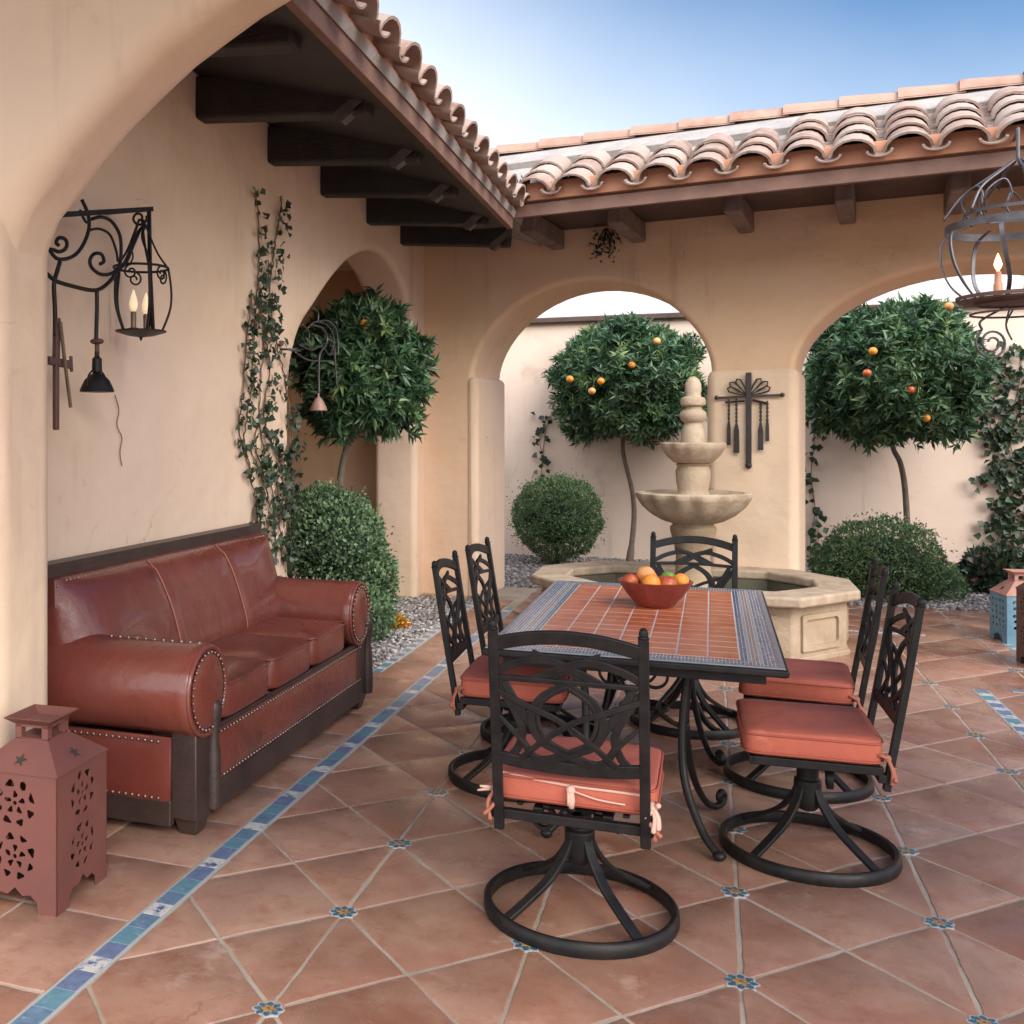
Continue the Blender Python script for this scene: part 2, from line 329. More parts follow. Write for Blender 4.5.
# thin bright haze, thickest low and left; thickened behind the camera as added fill
h = wm('ADD', wm('MULTIPLY', sep.outputs[2], -2.6), wm('MULTIPLY', sep.outputs[0], -.75))
h = wm('ADD', h, wm('MULTIPLY', nz.outputs['Fac'], .30)); h = wm('ADD', h, wm('MULTIPLY', sep.outputs[1], -1.1)); h = wm('ADD', h, 2.13)
mr = N.new('ShaderNodeMapRange'); mr.interpolation_type = 'SMOOTHSTEP'; mr.inputs[1].default_value = 0; mr.inputs[2].default_value = 1; mr.inputs[3].default_value = 0.0; mr.inputs[4].default_value = .97; L.new(h, mr.inputs[0])
mx = N.new('ShaderNodeMix'); mx.data_type = 'RGBA'; L.new(mr.outputs[0], mx.inputs[0]); hs = N.new('ShaderNodeHueSaturation'); hs.inputs['Saturation'].default_value = 1.6; hs.inputs['Value'].default_value = .58; L.new(sky.outputs[0], hs.inputs['Color']); L.new(hs.outputs[0], mx.inputs[6]); mx.inputs[7].default_value = (5.4,5.6,5.85,1)
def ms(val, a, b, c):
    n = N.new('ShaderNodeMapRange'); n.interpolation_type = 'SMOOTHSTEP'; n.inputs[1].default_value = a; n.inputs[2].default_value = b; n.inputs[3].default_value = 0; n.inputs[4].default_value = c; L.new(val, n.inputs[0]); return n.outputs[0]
fill_gain = wm('ADD', wm('ADD', ms(wm('MULTIPLY', sep.outputs[1], -1), -.45, .35, .85), ms(sep.outputs[2], .55, .85, .7)), 1.0)  # extra sky brightness behind the camera and overhead, added out of view as fill
vm = N.new('ShaderNodeVectorMath'); vm.operation = 'SCALE'; L.new(mx.outputs[2], vm.inputs[0]); L.new(fill_gain, vm.inputs['Scale'])
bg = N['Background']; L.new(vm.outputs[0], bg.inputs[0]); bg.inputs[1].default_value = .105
sun = bpy.data.lights.new('sun', 'SUN'); so = bpy.data.objects.new('sun', sun); C.objects.link(so)
sun.energy = 2.5; sun.angle = math.radians(50); sun.color = (1,.93,.84)
so.rotation_euler = Vector((cos(SUN_EL)*cos(SUN_AZ), cos(SUN_EL)*sin(SUN_AZ), sin(SUN_EL))).to_track_quat('Z','Y').to_euler()
S.view_settings.view_transform = 'Standard'; S.view_settings.look = 'None'; S.view_settings.exposure = 1.3; S.view_settings.gamma = 1
# ---------------------------------------------------------------- ground, floor
g = MB(); g.box((0,0,-.16), (600,600,.2)); tag(g.build('ground', M['soil']), kind='structure')
OX, OY, SP = -1.116, 2.535, .598
floor_mb = MB(); floor_mb.lohi((-3.6,-3,-.058),(7,10.45,-.0028)); floor = floor_mb.build('patio_floor', M['grout']); tag(floor, kind='structure')
def clip(poly, lo, hi):
    for ax, lim, sg in ((0,lo[0],1),(0,hi[0],-1),(1,lo[1],1),(1,hi[1],-1)):
        out = []
        for i in range(len(poly)):
            a, b = poly[i-1], poly[i]; da = (a[ax]-lim)*sg; db = (b[ax]-lim)*sg
            if da*db < 0: t = da/(da-db); out.append((a[0]+(b[0]-a[0])*t, a[1]+(b[1]-a[1])*t))
            if db >= 0: out.append(b)
        poly = out
        if len(poly) < 3: return []
    return poly
def area(p): return .5*sum(p[i-1][0]*p[i][1]-p[i][0]*p[i-1][1] for i in range(len(p)))
def inset(poly, g):
    # shrink a convex ccw polygon by g
    n = len(poly); lines = []
    for i in range(n):
        a, b = Vector(poly[i]), Vector(poly[(i+1) % n]); d = b-a
        if d.length < 1e-5: continue
        d.normalize(); nn = Vector((-d.y, d.x)); lines.append((a+nn*g*random.uniform(.7,1.35), d))
    out = []
    for i in range(len(lines)):
        p, d = lines[i-1]; q, e = lines[i]; den = d.x*e.y-d.y*e.x
        if abs(den) < 1e-6: continue
        t = ((q-p).x*e.y-(q-p).y*e.x)/den; out.append(tuple(p+d*t))
    return out
def add_tile(mb, poly, gap=.0050, jit=.0022):
    if len(poly) < 3: return
    if area(poly) < 0: poly = poly[::-1]
    if area(poly) < .004: return
    poly = inset(poly, gap)
    if len(poly) < 3 or area(poly) < .002: return
    pts = []
    for i in range(len(poly)):
        a, b = Vector(poly[i]), Vector(poly[(i+1) % len(poly)]); n = max(1, int((b-a).length/.055))
        for k in range(n):
            q = a+(b-a)*k/n; r = jit if k else jit*1.5
            pts.append((q.x+random.uniform(-r, r), q.y+random.uniform(-r, r)))
    cx = sum(p[0] for p in pts)/len(pts); cy = sum(p[1] for p in pts)/len(pts)
    tx, ty, z0 = random.gauss(0,.003), random.gauss(0,.003), random.uniform(-.0008,.0008)
    def ring(sh, z): return [(p[0]+(cx-p[0])*sh, p[1]+(cy-p[1])*sh, z+z0+tx*(p[0]-cx)+ty*(p[1]-cy)) for p in pts]
    R = math.sqrt(abs(area(poly)))
    mb.tint = random.random(); mb.loft([ring(0,-.012), ring(0,-.004), ring(.004/R,-.0012), ring(.011/R,0)], False, True)
tm = MB()
UL, UR, VL, VR = -1.645, 6.5, -2.0, 10.44
for i in range(-8, 16):
    for j in range(-12, 20):
        x, y = OX+i*SP, OY+j*SP; hs = SP/2; c = .044
        A = [(x+c*.55,y+c*.55),(x+c*.8,y),(x+c*.55,y-c*.55),(x+hs,y-hs),(x+SP-c*.55,y-c*.55),(x+SP-c*.8,y),(x+SP-c*.55,y+c*.55),(x+hs,y+hs)]
        add_tile(tm, clip(A, (UL,VL), (UR,VR)))
        for sg in (1,-1):
            B = [(x,y+c*.8),(x+sg*c*.55,y+c*.55),(x+sg*hs,y+hs),(x+sg*c*.55,y+SP-c*.55),(x,y+SP-c*.8)]
            add_tile(tm, clip(B, (UL,VL), (UR,VR)))
y = -2.0
while y < 6.35:
    l = random.uniform(.40,.47)
    o = random.uniform(-.05,.05)
    for a, b in ((-1.735,-2.13+o),(-2.13+o,-2.55),(-2.55,-3.0),(-3.0,-3.5)): add_tile(tm, [(b,y),(a,y),(a,y+l),(b,y+l)])
    y += l
while y < 9.5:
    l = random.uniform(.24,.42); add_tile(tm, [(-2.005,y),(-1.735,y),(-1.735,y+l),(-2.005,y+l)]); y += l
tm.build('floor_tile_field', M['terracotta'], floor, smooth='auto', angle=25)
def flower(mb, z):
    def star(r0, r1, n, zz, ph=0):
        k = n*6; mb.prism([((r0+(r1-r0)*(.5+.5*cos(n*2*PI*i/k+ph)))*cos(2*PI*i/k), (r0+(r1-r0)*(.5+.5*cos(n*2*PI*i/k+ph)))*sin(2*PI*i/k)) for i in range(k)], zz-.004, zz)
    mb.mi = 0; star(.048,.060,8,z)
    mb.mi = 1; star(.038,.053,8,z+.0008)
    mb.mi = 2
    for k in range(8):
        a = PI/8+k*PI/4; mb.prism([(.036*cos(a)+.007*cos(t)*cos(a)-.004*sin(t)*sin(a), .036*sin(a)+.007*cos(t)*sin(a)+.004*sin(t)*cos(a)) for t in [q*PI/3 for q in range(6)]], z-.002, z+.0014)
    mb.mi = 3; star(.018,.028,6,z+.0018)
    mb.mi = 1; star(.005,.007,6,z+.0024)
fm = MB(); flower(fm, .0005)
ins0 = fm.build('inset_tile', [M['whiteglaze'], M['navy'], M['tealglaze'], M['yellowglaze']], floor); first = True
cnt = 0
for j in range(-2, 14):
    for i in range(0, 8):
        x, y = OX+i*SP, OY+j*SP
        if y > 10.3 or (cnt >= 98): continue
        if -1.3 < x+.17 < 1.3 and 7.55 < y < 9.3: continue
        if x > 2.6: continue
        o = ins0 if first else ins0.copy()
        if not first: C.objects.link(o)
        first = False; cnt += 1
        o.location = (x+random.gauss(0,.004), y+random.gauss(0,.004), 0); o.rotation_euler = (0,0,random.choice([0,PI/4,.2,-.2])); s_ = random.uniform(.76,.92); o.scale = (s_,s_*random.uniform(.8,1),1)
def strip(a, b, wdt, name='border_strip', seq='DPTBDBTP', z=.001):
    mb = MB(); a = Vector(a); b = Vector(b); d = (b-a); Lh = d.length; d.normalize(); n = Vector((-d.y, d.x))
    def quad(t0, t1, o0, o1, z0, z1):
        mb.prism([tuple(a+d*t+n*o) for t, o in ((t0,o0),(t1,o0),(t1,o1),(t0,o1))], z0, z1)
    mb.mi = 4; quad(0, Lh, -wdt/2, wdt/2, -.01, z-.0006)
    t = 0; k = 0
    while t < Lh:
        c = seq[k % len(seq)]; k += 1; l = (.075 if c == 'D' else .10)*random.uniform(.9,1.1); l = min(l, Lh-t)
        if l < .01: break
        mb.mi = {'D':3,'P':2,'T':1,'B':0}[c]
        quad(t+.002, t+l-.002, -wdt/2+.009+random.uniform(0,.003), wdt/2-.009-random.uniform(0,.003), z-.003, z+.001)
        t += l
    return mb.build(name, [M['blue1'], M['blue2'], M['blue3'], M['deco'], M['whiteglaze']], floor)
strip((-1.69,-2.0), (-1.69,9.2), .088)
strip((-2.05,6.36), (-2.05,9.3), .075, seq='BDTDPD')
strip((1.53,7.22), (1.53,-1.5), .085, seq='BDTDPD', z=.003)
strip((1.70,7.26), (4.5,7.26), .07, seq='BTPD', z=.003)
strip((.95,9.05), (1.55,9.05), .05, seq='DDPD', z=.003)
strip((2.05,9.0), (2.08,7.9), .07, seq='BDTD', z=.003)
# gravel
def gravel(regions, dens):
    Vs, Fs, Ts = [], [], []; off = 0
    base = np.array([[1,0,0],[0,1,0],[-1,0,0],[0,-1,0],[0,0,1],[0,0,-1],[.6,.6,.55],[-.6,.6,.5]], float)
    base = np.array([(x,y,z) for z in (-.7,.75) for x, y in ((-1,-.8),(.9,-1),(1,.8),(-.8,1))], float)
    fa = np.array([(0,3,2,1),(4,5,6,7),(0,1,5,4),(1,2,6,5),(2,3,7,6),(3,0,4,7)])
    for (x0,x1,y0,y1,d) in regions:
        n = int((x1-x0)*(y1-y0)*dens*d)
        P = np.stack([rng.uniform(x0,x1,n), rng.uniform(y0,y1,n), rng.uniform(-.012,.012,n)], 1)
        s = rng.uniform(.009,.02,(n,1,3))*np.array([1,1,.7]); b = base[None]*s*(1+rng.uniform(-.25,.25,(n,8,3)))
        a = rng.uniform(0,2*PI,n); e = rng.uniform(-.6,.6,n); c_, s_ = np.cos(a), np.sin(a)
        R = np.zeros((n,3,3)); R[:,0,0] = c_; R[:,0,1] = -s_; R[:,1,0] = s_; R[:,1,1] = c_; R[:,2,2] = 1
        E_ = np.zeros((n,3,3)); E_[:,0,0] = 1; E_[:,1,1] = np.cos(e); E_[:,1,2] = -np.sin(e); E_[:,2,1] = np.sin(e); E_[:,2,2] = np.cos(e)
        b = np.einsum('nij,njk,nvk->nvi', R, E_, b)+P[:,None]
        Vs.append(b.reshape(-1,3)); Fs.append((fa[None]+(np.arange(n)*8)[:,None,None]+off).reshape(-1,4)); off += n*8
        Ts.append(np.repeat(rng.random(n), 6))
    o = mesh_np('gravel', np.concatenate(Vs), np.concatenate(Fs), np.concatenate(Ts), M['gravel']); return tag(o, kind='stuff', label='grey gravel bed around the planting by the walls', cat='gravel')
gravel([(-3.9,-2.09,6.37,9.5,1),(-2.7,-.6,10.45,13.2,.8),(.6,3.6,10.45,13.2,.8)], 2300)
gb = MB(); gb.lohi((-4.6,6.3,-.03),(-2.09,10.3,-.004)); gb.lohi((-6,10.45,-.03),(9,14,-.004)); tag(gb.build('gravel_bed_ground', M['soil']), kind='structure')
# ---------------------------------------------------------------- walls
def wall(name, outline, p0, dirx, thick, m, bevel=.05, parent=None, segs=4):
    """outline in (s,z); front face through p0 along dirx; thickness away from the yard"""
    d = Vector((dirx[0], dirx[1], 0)).normalized(); n = Vector((-d.y, d.x, 0)); p0 = Vector((p0[0], p0[1], 0)); mb = MB()
    k = len(outline)
    for th in (0, thick):
        for s_, z in outline: mb.V(p0+d*s_+n*th+Vector((0,0,z)))
    mb.Fc(range(k)); mb.Fc([k+i for i in range(k)][::-1])
    for i in range(k): j = (i+1) % k; mb.Fc((i, k+i, k+j, j))
    return mb.build(name, m, parent, smooth=False, bevel=bevel, segs=segs)
def arch(s0, s1, zs, top, n=26, pw=2.0):
    """arch opening from right to left walking order: returns points s1..s0 over the top"""
    c = (s0+s1)/2; a = (s1-s0)/2; b = top-zs
    return [(c+a*cos(t), zs+b*max(0,sin(t))**(2/pw)) for t in [PI*i/n for i in range(n+1)]]
# left wall, front face u=-2.6 seen from +u; walking dir is +v so that thickness goes to -u
def cut(pts): return pts
lw = thing('courtyard_wall', (-2.6,6.4,0), 0, 'long peach plaster wall on the left with one arch behind the sofa', 'wall')
o = wall('plaster_face', [(-.2,-.02),(3.13,-.02)] + [(p.x,p.y) for p in smooth_pts([(3.13,1.7,0),(3.16,1.98,0),(3.32,2.25,0),(3.62,2.47,0),(3.97,2.70,0),(4.35,2.90,0),(4.75,3.03,0),(5.15,3.08,0),(5.5,3.03,0),(5.82,2.88,0),(6.07,2.62,0),(6.20,2.25,0),(6.22,1.9,0)], 4)] + [(6.22,-.02),(6.55,-.02),(6.55,3.75),(-.2,3.75)], (-2.6,3.1), (0,1), .42, M['plaster'], .06)
o.parent = lw; o.matrix_parent_inverse = Matrix.Translation((2.6,-6.4,0))
TB = math.radians(8); BD = (cos(TB), -sin(TB)); BN = (sin(TB), cos(TB)); BC = (-2.6, 9.6)
def bpt(s, z=0, off=0): return Vector((BC[0]+BD[0]*s-BN[0]*off, BC[1]+BD[1]*s-BN[1]*off, z))
def onback(px, py, off=0):
    p = at_plane(px, py, (BC[0]-BN[0]*off, BC[1]-BN[1]*off), BN); return p, (p.x-BC[0])*BD[0]+(p.y-BC[1])*BD[1]
bw = thing('arcade_wall', bpt(2.9), 0, 'peach arcade wall with two round arches behind the stone fountain', 'wall')
inv = Matrix.Translation(-bpt(2.9))
sA0 = onback(476,375)[1]; sA1 = onback(711,371)[1]; zt = onback(591,284)[0].z; zs = onback(472,375)[0].z
sB0 = onback(795,372)[1]; sB1 = sB0+2.55
Wz = 3.75
outl = [(-3.2,-.02),(sA0-.03,-.02)] + arch(sA0-.03,sA1,zs-.02,zt+.03,pw=1.72)[::-1] + [(sA1,-.02),(sB0,-.02)] + arch(sB0,sB1,zs-.04,onback(985,261)[0].z,pw=1.85)[::-1] + [(sB1,-.02),(9,-.02),(9,Wz),(-3.2,Wz)]
o = wall('plaster_face', outl, BC, BD, .80, M['plaster_warm'], .055); o.parent = bw; o.matrix_parent_inverse = inv
print('back', sA0, sA1, sB0, zs, zt)
for (a, b, m_) in ((sA1-.035, sB0+.03, 'plaster'),):
    mb = MB(); c = bpt((a+b)/2, (zs-.03)/2, -.40); mb.box(c, (b-a, .80+.07, zs-.03+.04), rz=-TB)
    o = mb.build('pier', M[m_], bw, bevel=.085, segs=6); o.matrix_parent_inverse = inv
mb = MB(); a, b = sA0-.10, sA0+.02; mb.box(bpt((a+b)/2, (zs-.03)/2, -.40), (b-a,.80+.035,zs-.03+.04), rz=-TB)
o = mb.build('pier', M['plaster'], bw, bevel=.06, segs=6); o.matrix_parent_inverse = inv
# near arch wall
pts = [at_plane(x, y, (0,3.3), (0,1)) for x, y in ((43.5,290),(45,267),(51.5,248),(60,226),(82,198),(103,169),(129,138),(161,106),(193,76),(225,52),(258,28),(303,1))]
arc = [(p.x+.045, p.z+.0) for p in pts]
cxx, aa, zz = .35, 2.72, 2.1
x = -1.1
while x < 3.05:
    arc.append((x, zz+1.235*math.sqrt(max(0, 1-((x-cxx)/aa)**2)))); x += .15
arc.append((3.07,2.1))
nw = thing('archway_wall', (-3,3.1,0), 0, 'near rounded plaster archway with thick pillar framing the left of the yard', 'wall')
u0 = -2.36
o = wall('plaster_face', [(-7,-.02),(u0,-.02)]+arc+[(3.07,-.02),(7,-.02),(7,4.1),(-7,4.1)], (0,2.98), (1,0), .32, M['plaster'], .1, segs=6)
o.parent = nw; o.matrix_parent_inverse = Matrix.Translation((3,-3.1,0))
pl = MB(); pl.lohi((-7,2.92,-.02),(-2.345,3.32,2.39)); o = pl.build('pillar', M['plaster'], nw, bevel=.11, segs=8); o.matrix_parent_inverse = Matrix.Translation((3,-3.1,0))
pr = thing('porch_roof', (0,0,4.0), 0, 'timber porch ceiling behind the near archway, over the viewer', 'roof')
mb = MB(); mb.lohi((-7,.0,3.95),(7,3.0,4.1)); o = mb.build('ceiling', M['brownwood'], pr); o.matrix_parent_inverse = Matrix.Translation((0,0,-4.0))
# garden wall + alcove
gw = thing('garden_wall', (0,13.3,0), 0, 'pale plaster garden wall with a thin stone coping behind the orange trees', 'wall')
mb = MB(); mb.lohi((-7,13.3,-.02),(9,13.6,2.98)); o = mb.build('plaster_face', M['plaster_pale'], gw); o.matrix_parent_inverse = Matrix.Translation((0,-13.3,0))
mb = MB(); mb.lohi((-7,13.22,2.98),(9,13.68,3.05)); o = mb.build('coping', M['brownwood'], gw, bevel=.015); o.matrix_parent_inverse = Matrix.Translation((0,-13.3,0))
mb = MB(); mb.v = []; 
b0 = [mb.V(p) for p in ((-7,13.24,3.055),(9,13.24,3.055),(9,15.6,4.0),(-7,15.6,4.0),(-7,13.24,3.052),(9,13.24,3.052),(9,15.6,3.9),(-7,15.6,3.9))]
for q in ((0,1,2,3),(4,7,6,5),(0,4,5,1),(1,5,6,2),(2,6,7,3),(3,7,4,0)): mb.Fc(q)
tag(mb.build('neighbouring_roof', mat('paleroof', (.55,.50,.47), .9, col2=(.46,.40,.37), nscale=3, bump=.8, bscale=14, bdist=.03, dirt=((.35,.28,.25), 4, .66))), 'pale sloping roof showing above the garden wall', 'roof')
al = thing('passage_wall', (-4.7,7,0), 0, 'shaded plaster wall deep inside the left arch behind the orange tree', 'wall')
mb = MB(); mb.lohi((-5.0,4.0,-.02),(-4.7,10.4,3.75)); mb.lohi((-4.7,4.0,-.02),(-3.02,4.3,3.75)); mb.lohi((-4.7,4.3,3.2),(-3.02,9.7,3.3))
o = mb.build('plaster_face', M['plaster_warm'], al); o.matrix_parent_inverse = Matrix.Translation((4.7,-7,0))
# ---------------------------------------------------------------- roofs
def tile_rows(mb, p0, ds, up, nrm, ncol, sp, nrow, expo=.29, r0=.112, r1=.092, ln=.38, rows=None):
    p0, ds, up, nrm = [Vector(q) for q in (p0, ds, up, nrm)]
    K = 9
    for c in range(ncol):
        for kind in (0,1):
            for r in range((rows(c) if rows else nrow)):
                mb.tint = random.random(); jx = random.gauss(0,.004); jt = random.gauss(0,.008)
                o = p0+ds*(c*sp+jx+(0 if kind == 0 else sp/2))+up*(r*expo+jt-(.02 if kind else 0))
                ra, rb = (r0, r1) if kind == 0 else (r0*.62, r1*.62)
                def rg(rad, t, hh):
                    out = []
                    for q in range(K):
                        a = PI*(.02+.96*q/(K-1)); y_ = sin(a)*rad*.9
                        if kind == 0: v = o+ds*(-cos(a)*rad*1.12)+nrm*(y_+hh)
                        else: v = o+ds*(-cos(a)*rad*1.0)+nrm*(-y_*.62+hh+.03)
                        out.append(v+up*t)
                    return out
                th = .016; h0 = .026 if kind == 0 else .018; h1 = .008 if kind == 0 else 0
                A, B_ = rg(ra, 0, h0), rg(rb, ln, h1); a2, b2 = rg(ra-th, 0, h0), rg(rb-th, ln, h1)
                i0 = len(mb.v)
                for R in (A, B_, a2, b2):
                    for v in R: mb.V(v)
                for q in range(K-1):
                    mb.Fc((i0+q, i0+q+1, i0+K+q+1, i0+K+q)); mb.Fc((i0+2*K+q, i0+3*K+q, i0+3*K+q+1, i0+2*K+q+1))
                    mb.Fc((i0+q, i0+2*K+q, i0+2*K+q+1, i0+q+1))
                mb.Fc((i0, i0+K, i0+3*K, i0+2*K)); mb.Fc((i0+K-1, i0+3*K-1, i0+4*K-1, i0+2*K-1))
def boxdir(mb, c, dims, d, tilt=0):
    """box with its x side along horizontal dir d; tilt rotates about d (rise away)"""
    rz = math.atan2(d[1], d[0]); mb.box(c, dims, rz=rz, rx=tilt)
PIT = math.radians(23)
# left roof: eave at u=-1.45
lr = thing('tiled_roof', (-3,6,3.2), 0, 'left clay tiled roof eave on dark wooden rafters above the sofa', 'roof')
def ch(mb, name, m, par, loc, **k):
    o = mb.build(name, m, par, **k); o.matrix_parent_inverse = Matrix.Translation(-Vector(loc)); return o
EU, EZ = -1.47, 3.18
mb = MB(); tile_rows(mb, (EU+.10,3.45,EZ+.115), (0,1,0), (-cos(PIT),0,sin(PIT)), (sin(PIT),0,cos(PIT)), 15, .325, 9, r0=.128, r1=.108)
ch(mb, 'clay_tile', M['rooftile'], lr, (-3,6,3.2), smooth='auto')
mb = MB(); mb.lohi((EU-.045,3.3,EZ),(EU,8.1,EZ+.115)); ch(mb, 'fascia', M['fascia'], lr, (-3,6,3.2), bevel=.006)
mb = MB(); mb.lohi((EU-.12,3.3,EZ+.115),(EU+.02,8.08,EZ+.165)); mb.lohi((EU-.06,3.4,EZ+.16),(EU+.0,8.06,EZ+.24)); ch(mb, 'mortar_band', M['bandstucco'], lr, (-3,6,3.2), bevel=.01)
mb = MB()
n0 = len(mb.v)
for v in ((EU-.045,3.3,EZ+.02),(EU-.045,8.1,EZ+.02),(-2.6,9.6,3.50),(-2.6,3.3,3.50),(EU-.045,3.3,EZ+.10),(EU-.045,8.1,EZ+.10),(-2.6,9.6,3.60),(-2.6,3.3,3.60)): mb.V(v)
for q in ((0,1,2,3),(4,7,6,5),(0,4,5,1),(1,5,6,2),(2,6,7,3),(3,7,4,0)): mb.Fc(q)
ch(mb, 'soffit', M['darkwood'], lr, (-3,6,3.2))
mb = MB()
mb.box(((-1.45-3.9)/2,6.6,(3.36+4.38)/2-.06), (2.45/cos(PIT),6.8,.05), ry=PIT)
mb.box(((-3.9-6.0)/2,6.6,(4.38+3.5)/2-.03), (2.1/cos(math.radians(22)),6.8,.05), ry=-math.radians(22))
ch(mb, 'roof_deck', M['mortar'], lr, (-3,6,3.2))
for k, (px, y0) in enumerate(((195,62),(267,117),(320,158),(366,191),(400,220),(428,240))):
    v = at_plane(px, 100, (-2.6,0), (1,0)).y; mb = MB()
    if k == 0: extra = v-.92
    Lb = 1.0; t = .085
    mb.box((-2.6+Lb/2-.02, v+.07, 3.375-Lb/2*t), (Lb,.13,.23), ry=math.atan(t))
    r = ch(mb, 'rafter', M['darkwood'], lr, (-3,6,3.2), bevel=.018)
    m2 = MB(); m2.box((-1.715,v+.002,3.225), (.20,.012,.055), ry=-.62); m2.box((-1.70,v+.04,3.20), (.17,.07,.012), ry=-.62); m2.box((-1.63,v+.004,3.29), (.05,.02,.06), ry=.1)
    b_ = m2.build('metal_bracket', M['steel'], r)
mb = MB(); mb.box((-2.12, extra, 3.33), (1.0,.13,.23), ry=math.atan(.085)); ch(mb, 'rafter', M['darkwood'], lr, (-3,6,3.2), bevel=.018)
# back roof
br = thing('tiled_roof', bpt(3,3.2), 0, 'rear clay tiled roof with pale mortar and ridge caps over the arches', 'roof')
BL = tuple(bpt(3,3.2))
off = 1.33; EZB = at_plane(503, 221, (BC[0]-BN[0]*off, BC[1]-BN[1]*off), BN).z; EZB2 = at_plane(1024, 162.5, (BC[0]-BN[0]*off, BC[1]-BN[1]*off), BN).z
print('eave z', EZB, EZB2); EZB = (EZB+EZB2)/2
s0 = .95
bd = Vector((BD[0],BD[1],0)); bn = Vector((BN[0],BN[1],0)); PB = math.radians(28)
mb = MB(); boxdir(mb, bpt((s0+9)/2, EZB+.05, off-.02), (9-s0,.045,.10), BD); ch(mb, 'fascia', M['fascia'], br, BL, bevel=.006)
mb = MB(); boxdir(mb, bpt((s0+9)/2, EZB+.15, off-.06), (9-s0,.13,.07), BD); boxdir(mb, bpt((s0+.5+9)/2, EZB+.185, off-.0), (8.5-s0,.06,.14), BD); ch(mb, 'mortar_band', M['bandstucco'], br, BL, bevel=.006)
mb = MB(); boxdir(mb, bpt((s0-.4+9)/2, EZB+.14, off/2-.03), (9.4-s0,off-.06,.05), BD, tilt=.03); ch(mb, 'soffit', M['brownwood'], br, BL)
sp = .318
upv = (bn*cos(PB)+Vector((0,0,sin(PB)))); nv = (-bn*sin(PB)+Vector((0,0,cos(PB))))
def rows(c): return 3 if c < 6 else 4
mb = MB(); tile_rows(mb, bpt(1.50, EZB+.135, off+.085), bd, upv, nv, 24, sp, 5, ln=.34, expo=.25, r0=.132, r1=.112, rows=rows); ch(mb, 'clay_tile', M['rooftile'], br, BL, smooth='auto')
RL = 1.42
mb = MB(); c = bpt(3.6, EZB+.135, off)+upv*(RL/2)-nv*.005; mb.box(c, (11.2,RL,.05), rz=-TB, rx=PB)
c = bpt(3.6, EZB+.135, off)+upv*(RL-.22)+nv*.045; mb.box(c, (11.2,.44,.07), rz=-TB, rx=PB)
rt = bpt(3.6, EZB+.135, off)+upv*RL; c = rt+bn*.75*cos(PB)-Vector((0,0,.75*sin(PB))); mb.box(c, (11.2,1.5,.05), rz=-TB, rx=-PB)
ch(mb, 'mortar_bed', M['mortar'], br, BL, bevel=.01)
rb = bpt(0, EZB+.135, off)+upv*(RL-.02)+nv*.05
k = -2.0; mb = MB()
while k < 9:
    l = .44; a = rb+bd*k; rings = []
    for t, rad, hh in ((0,.125,.012),(.03,.125,.012),(l,.105,0)):
        rings.append([a+bd*t+bn*(-cos(q*PI/8)*rad)+Vector((0,0,sin(q*PI/8)*rad*.8+hh+random.uniform(-.002,.002))) for q in range(9)])
    rings2 = [[p-Vector((0,0,.012)) for p in R] for R in rings]
    mb.tint = random.random(); mb.loft(rings, False, False, closed=False); mb.loft(rings2[::-1], False, False, closed=False)
    mb.loft([rings2[0], rings[0]], False, False, closed=False); k += .40
mb.keepn = 1
ch(mb, 'ridge_cap', M['ridge'], br, BL, smooth='auto')
for (px, py) in ((529,235),(616,228),(733,214),(844,206),(960,196),(1100,190)):
    p, s_ = onback(px, py, .95); mb = MB(); mb.box(bpt(s_, EZB+.03, .55), (.12,.92,.17), rz=-TB)
    r = ch(mb, 'corbel', M['corbelwood'], br, BL, bevel=.016)
# ---------------------------------------------------------------- leaves
def leaves(P, D, Ln, Wd, fold=.25, up=None):
    """one folded kite per leaf: P base, D direction, 2 triangles x2"""
    n = len(P); D = D/np.linalg.norm(D, axis=1, keepdims=True)
    R = rng.normal(size=(n,3)) if up is None else up+rng.normal(size=(n,3))*.35
    Sd = np.cross(D, R); Sd /= np.linalg.norm(Sd, axis=1, keepdims=True)+1e-9; Nn = np.cross(Sd, D)
    Ln = Ln[:,None]; Wd = Wd[:,None]; m = P+D*Ln*.45-Nn*Ln*.02
    a = P+D*Ln*.42+Sd*Wd*.5+Nn*Wd*fold; b = P+D*Ln*.42-Sd*Wd*.5+Nn*Wd*fold
    t = P+D*Ln-Nn*Ln*.10
    V = np.stack([P,a,t,b,m], 1).reshape(-1,3); i = np.arange(n)[:,None]*5
    Fa = np.concatenate([i+np.array([[0,4,2]])*0+np.array([[0,1,4]]), i+np.array([[1,2,4]]), i+np.array([[4,2,3]]), i+np.array([[0,4,3]])], 1).reshape(-1,3)
    return V, Fa
def randdir(n):
    d = rng.normal(size=(n,3)); return d/np.linalg.norm(d, axis=1, keepdims=True)
def lump(D, seed, sc=2.2, amp=.12):
    return np.array([amp*noise.fractal(Vector(d)*sc+Vector((seed,seed*.7,0)), 1, 2, 3) for d in D])
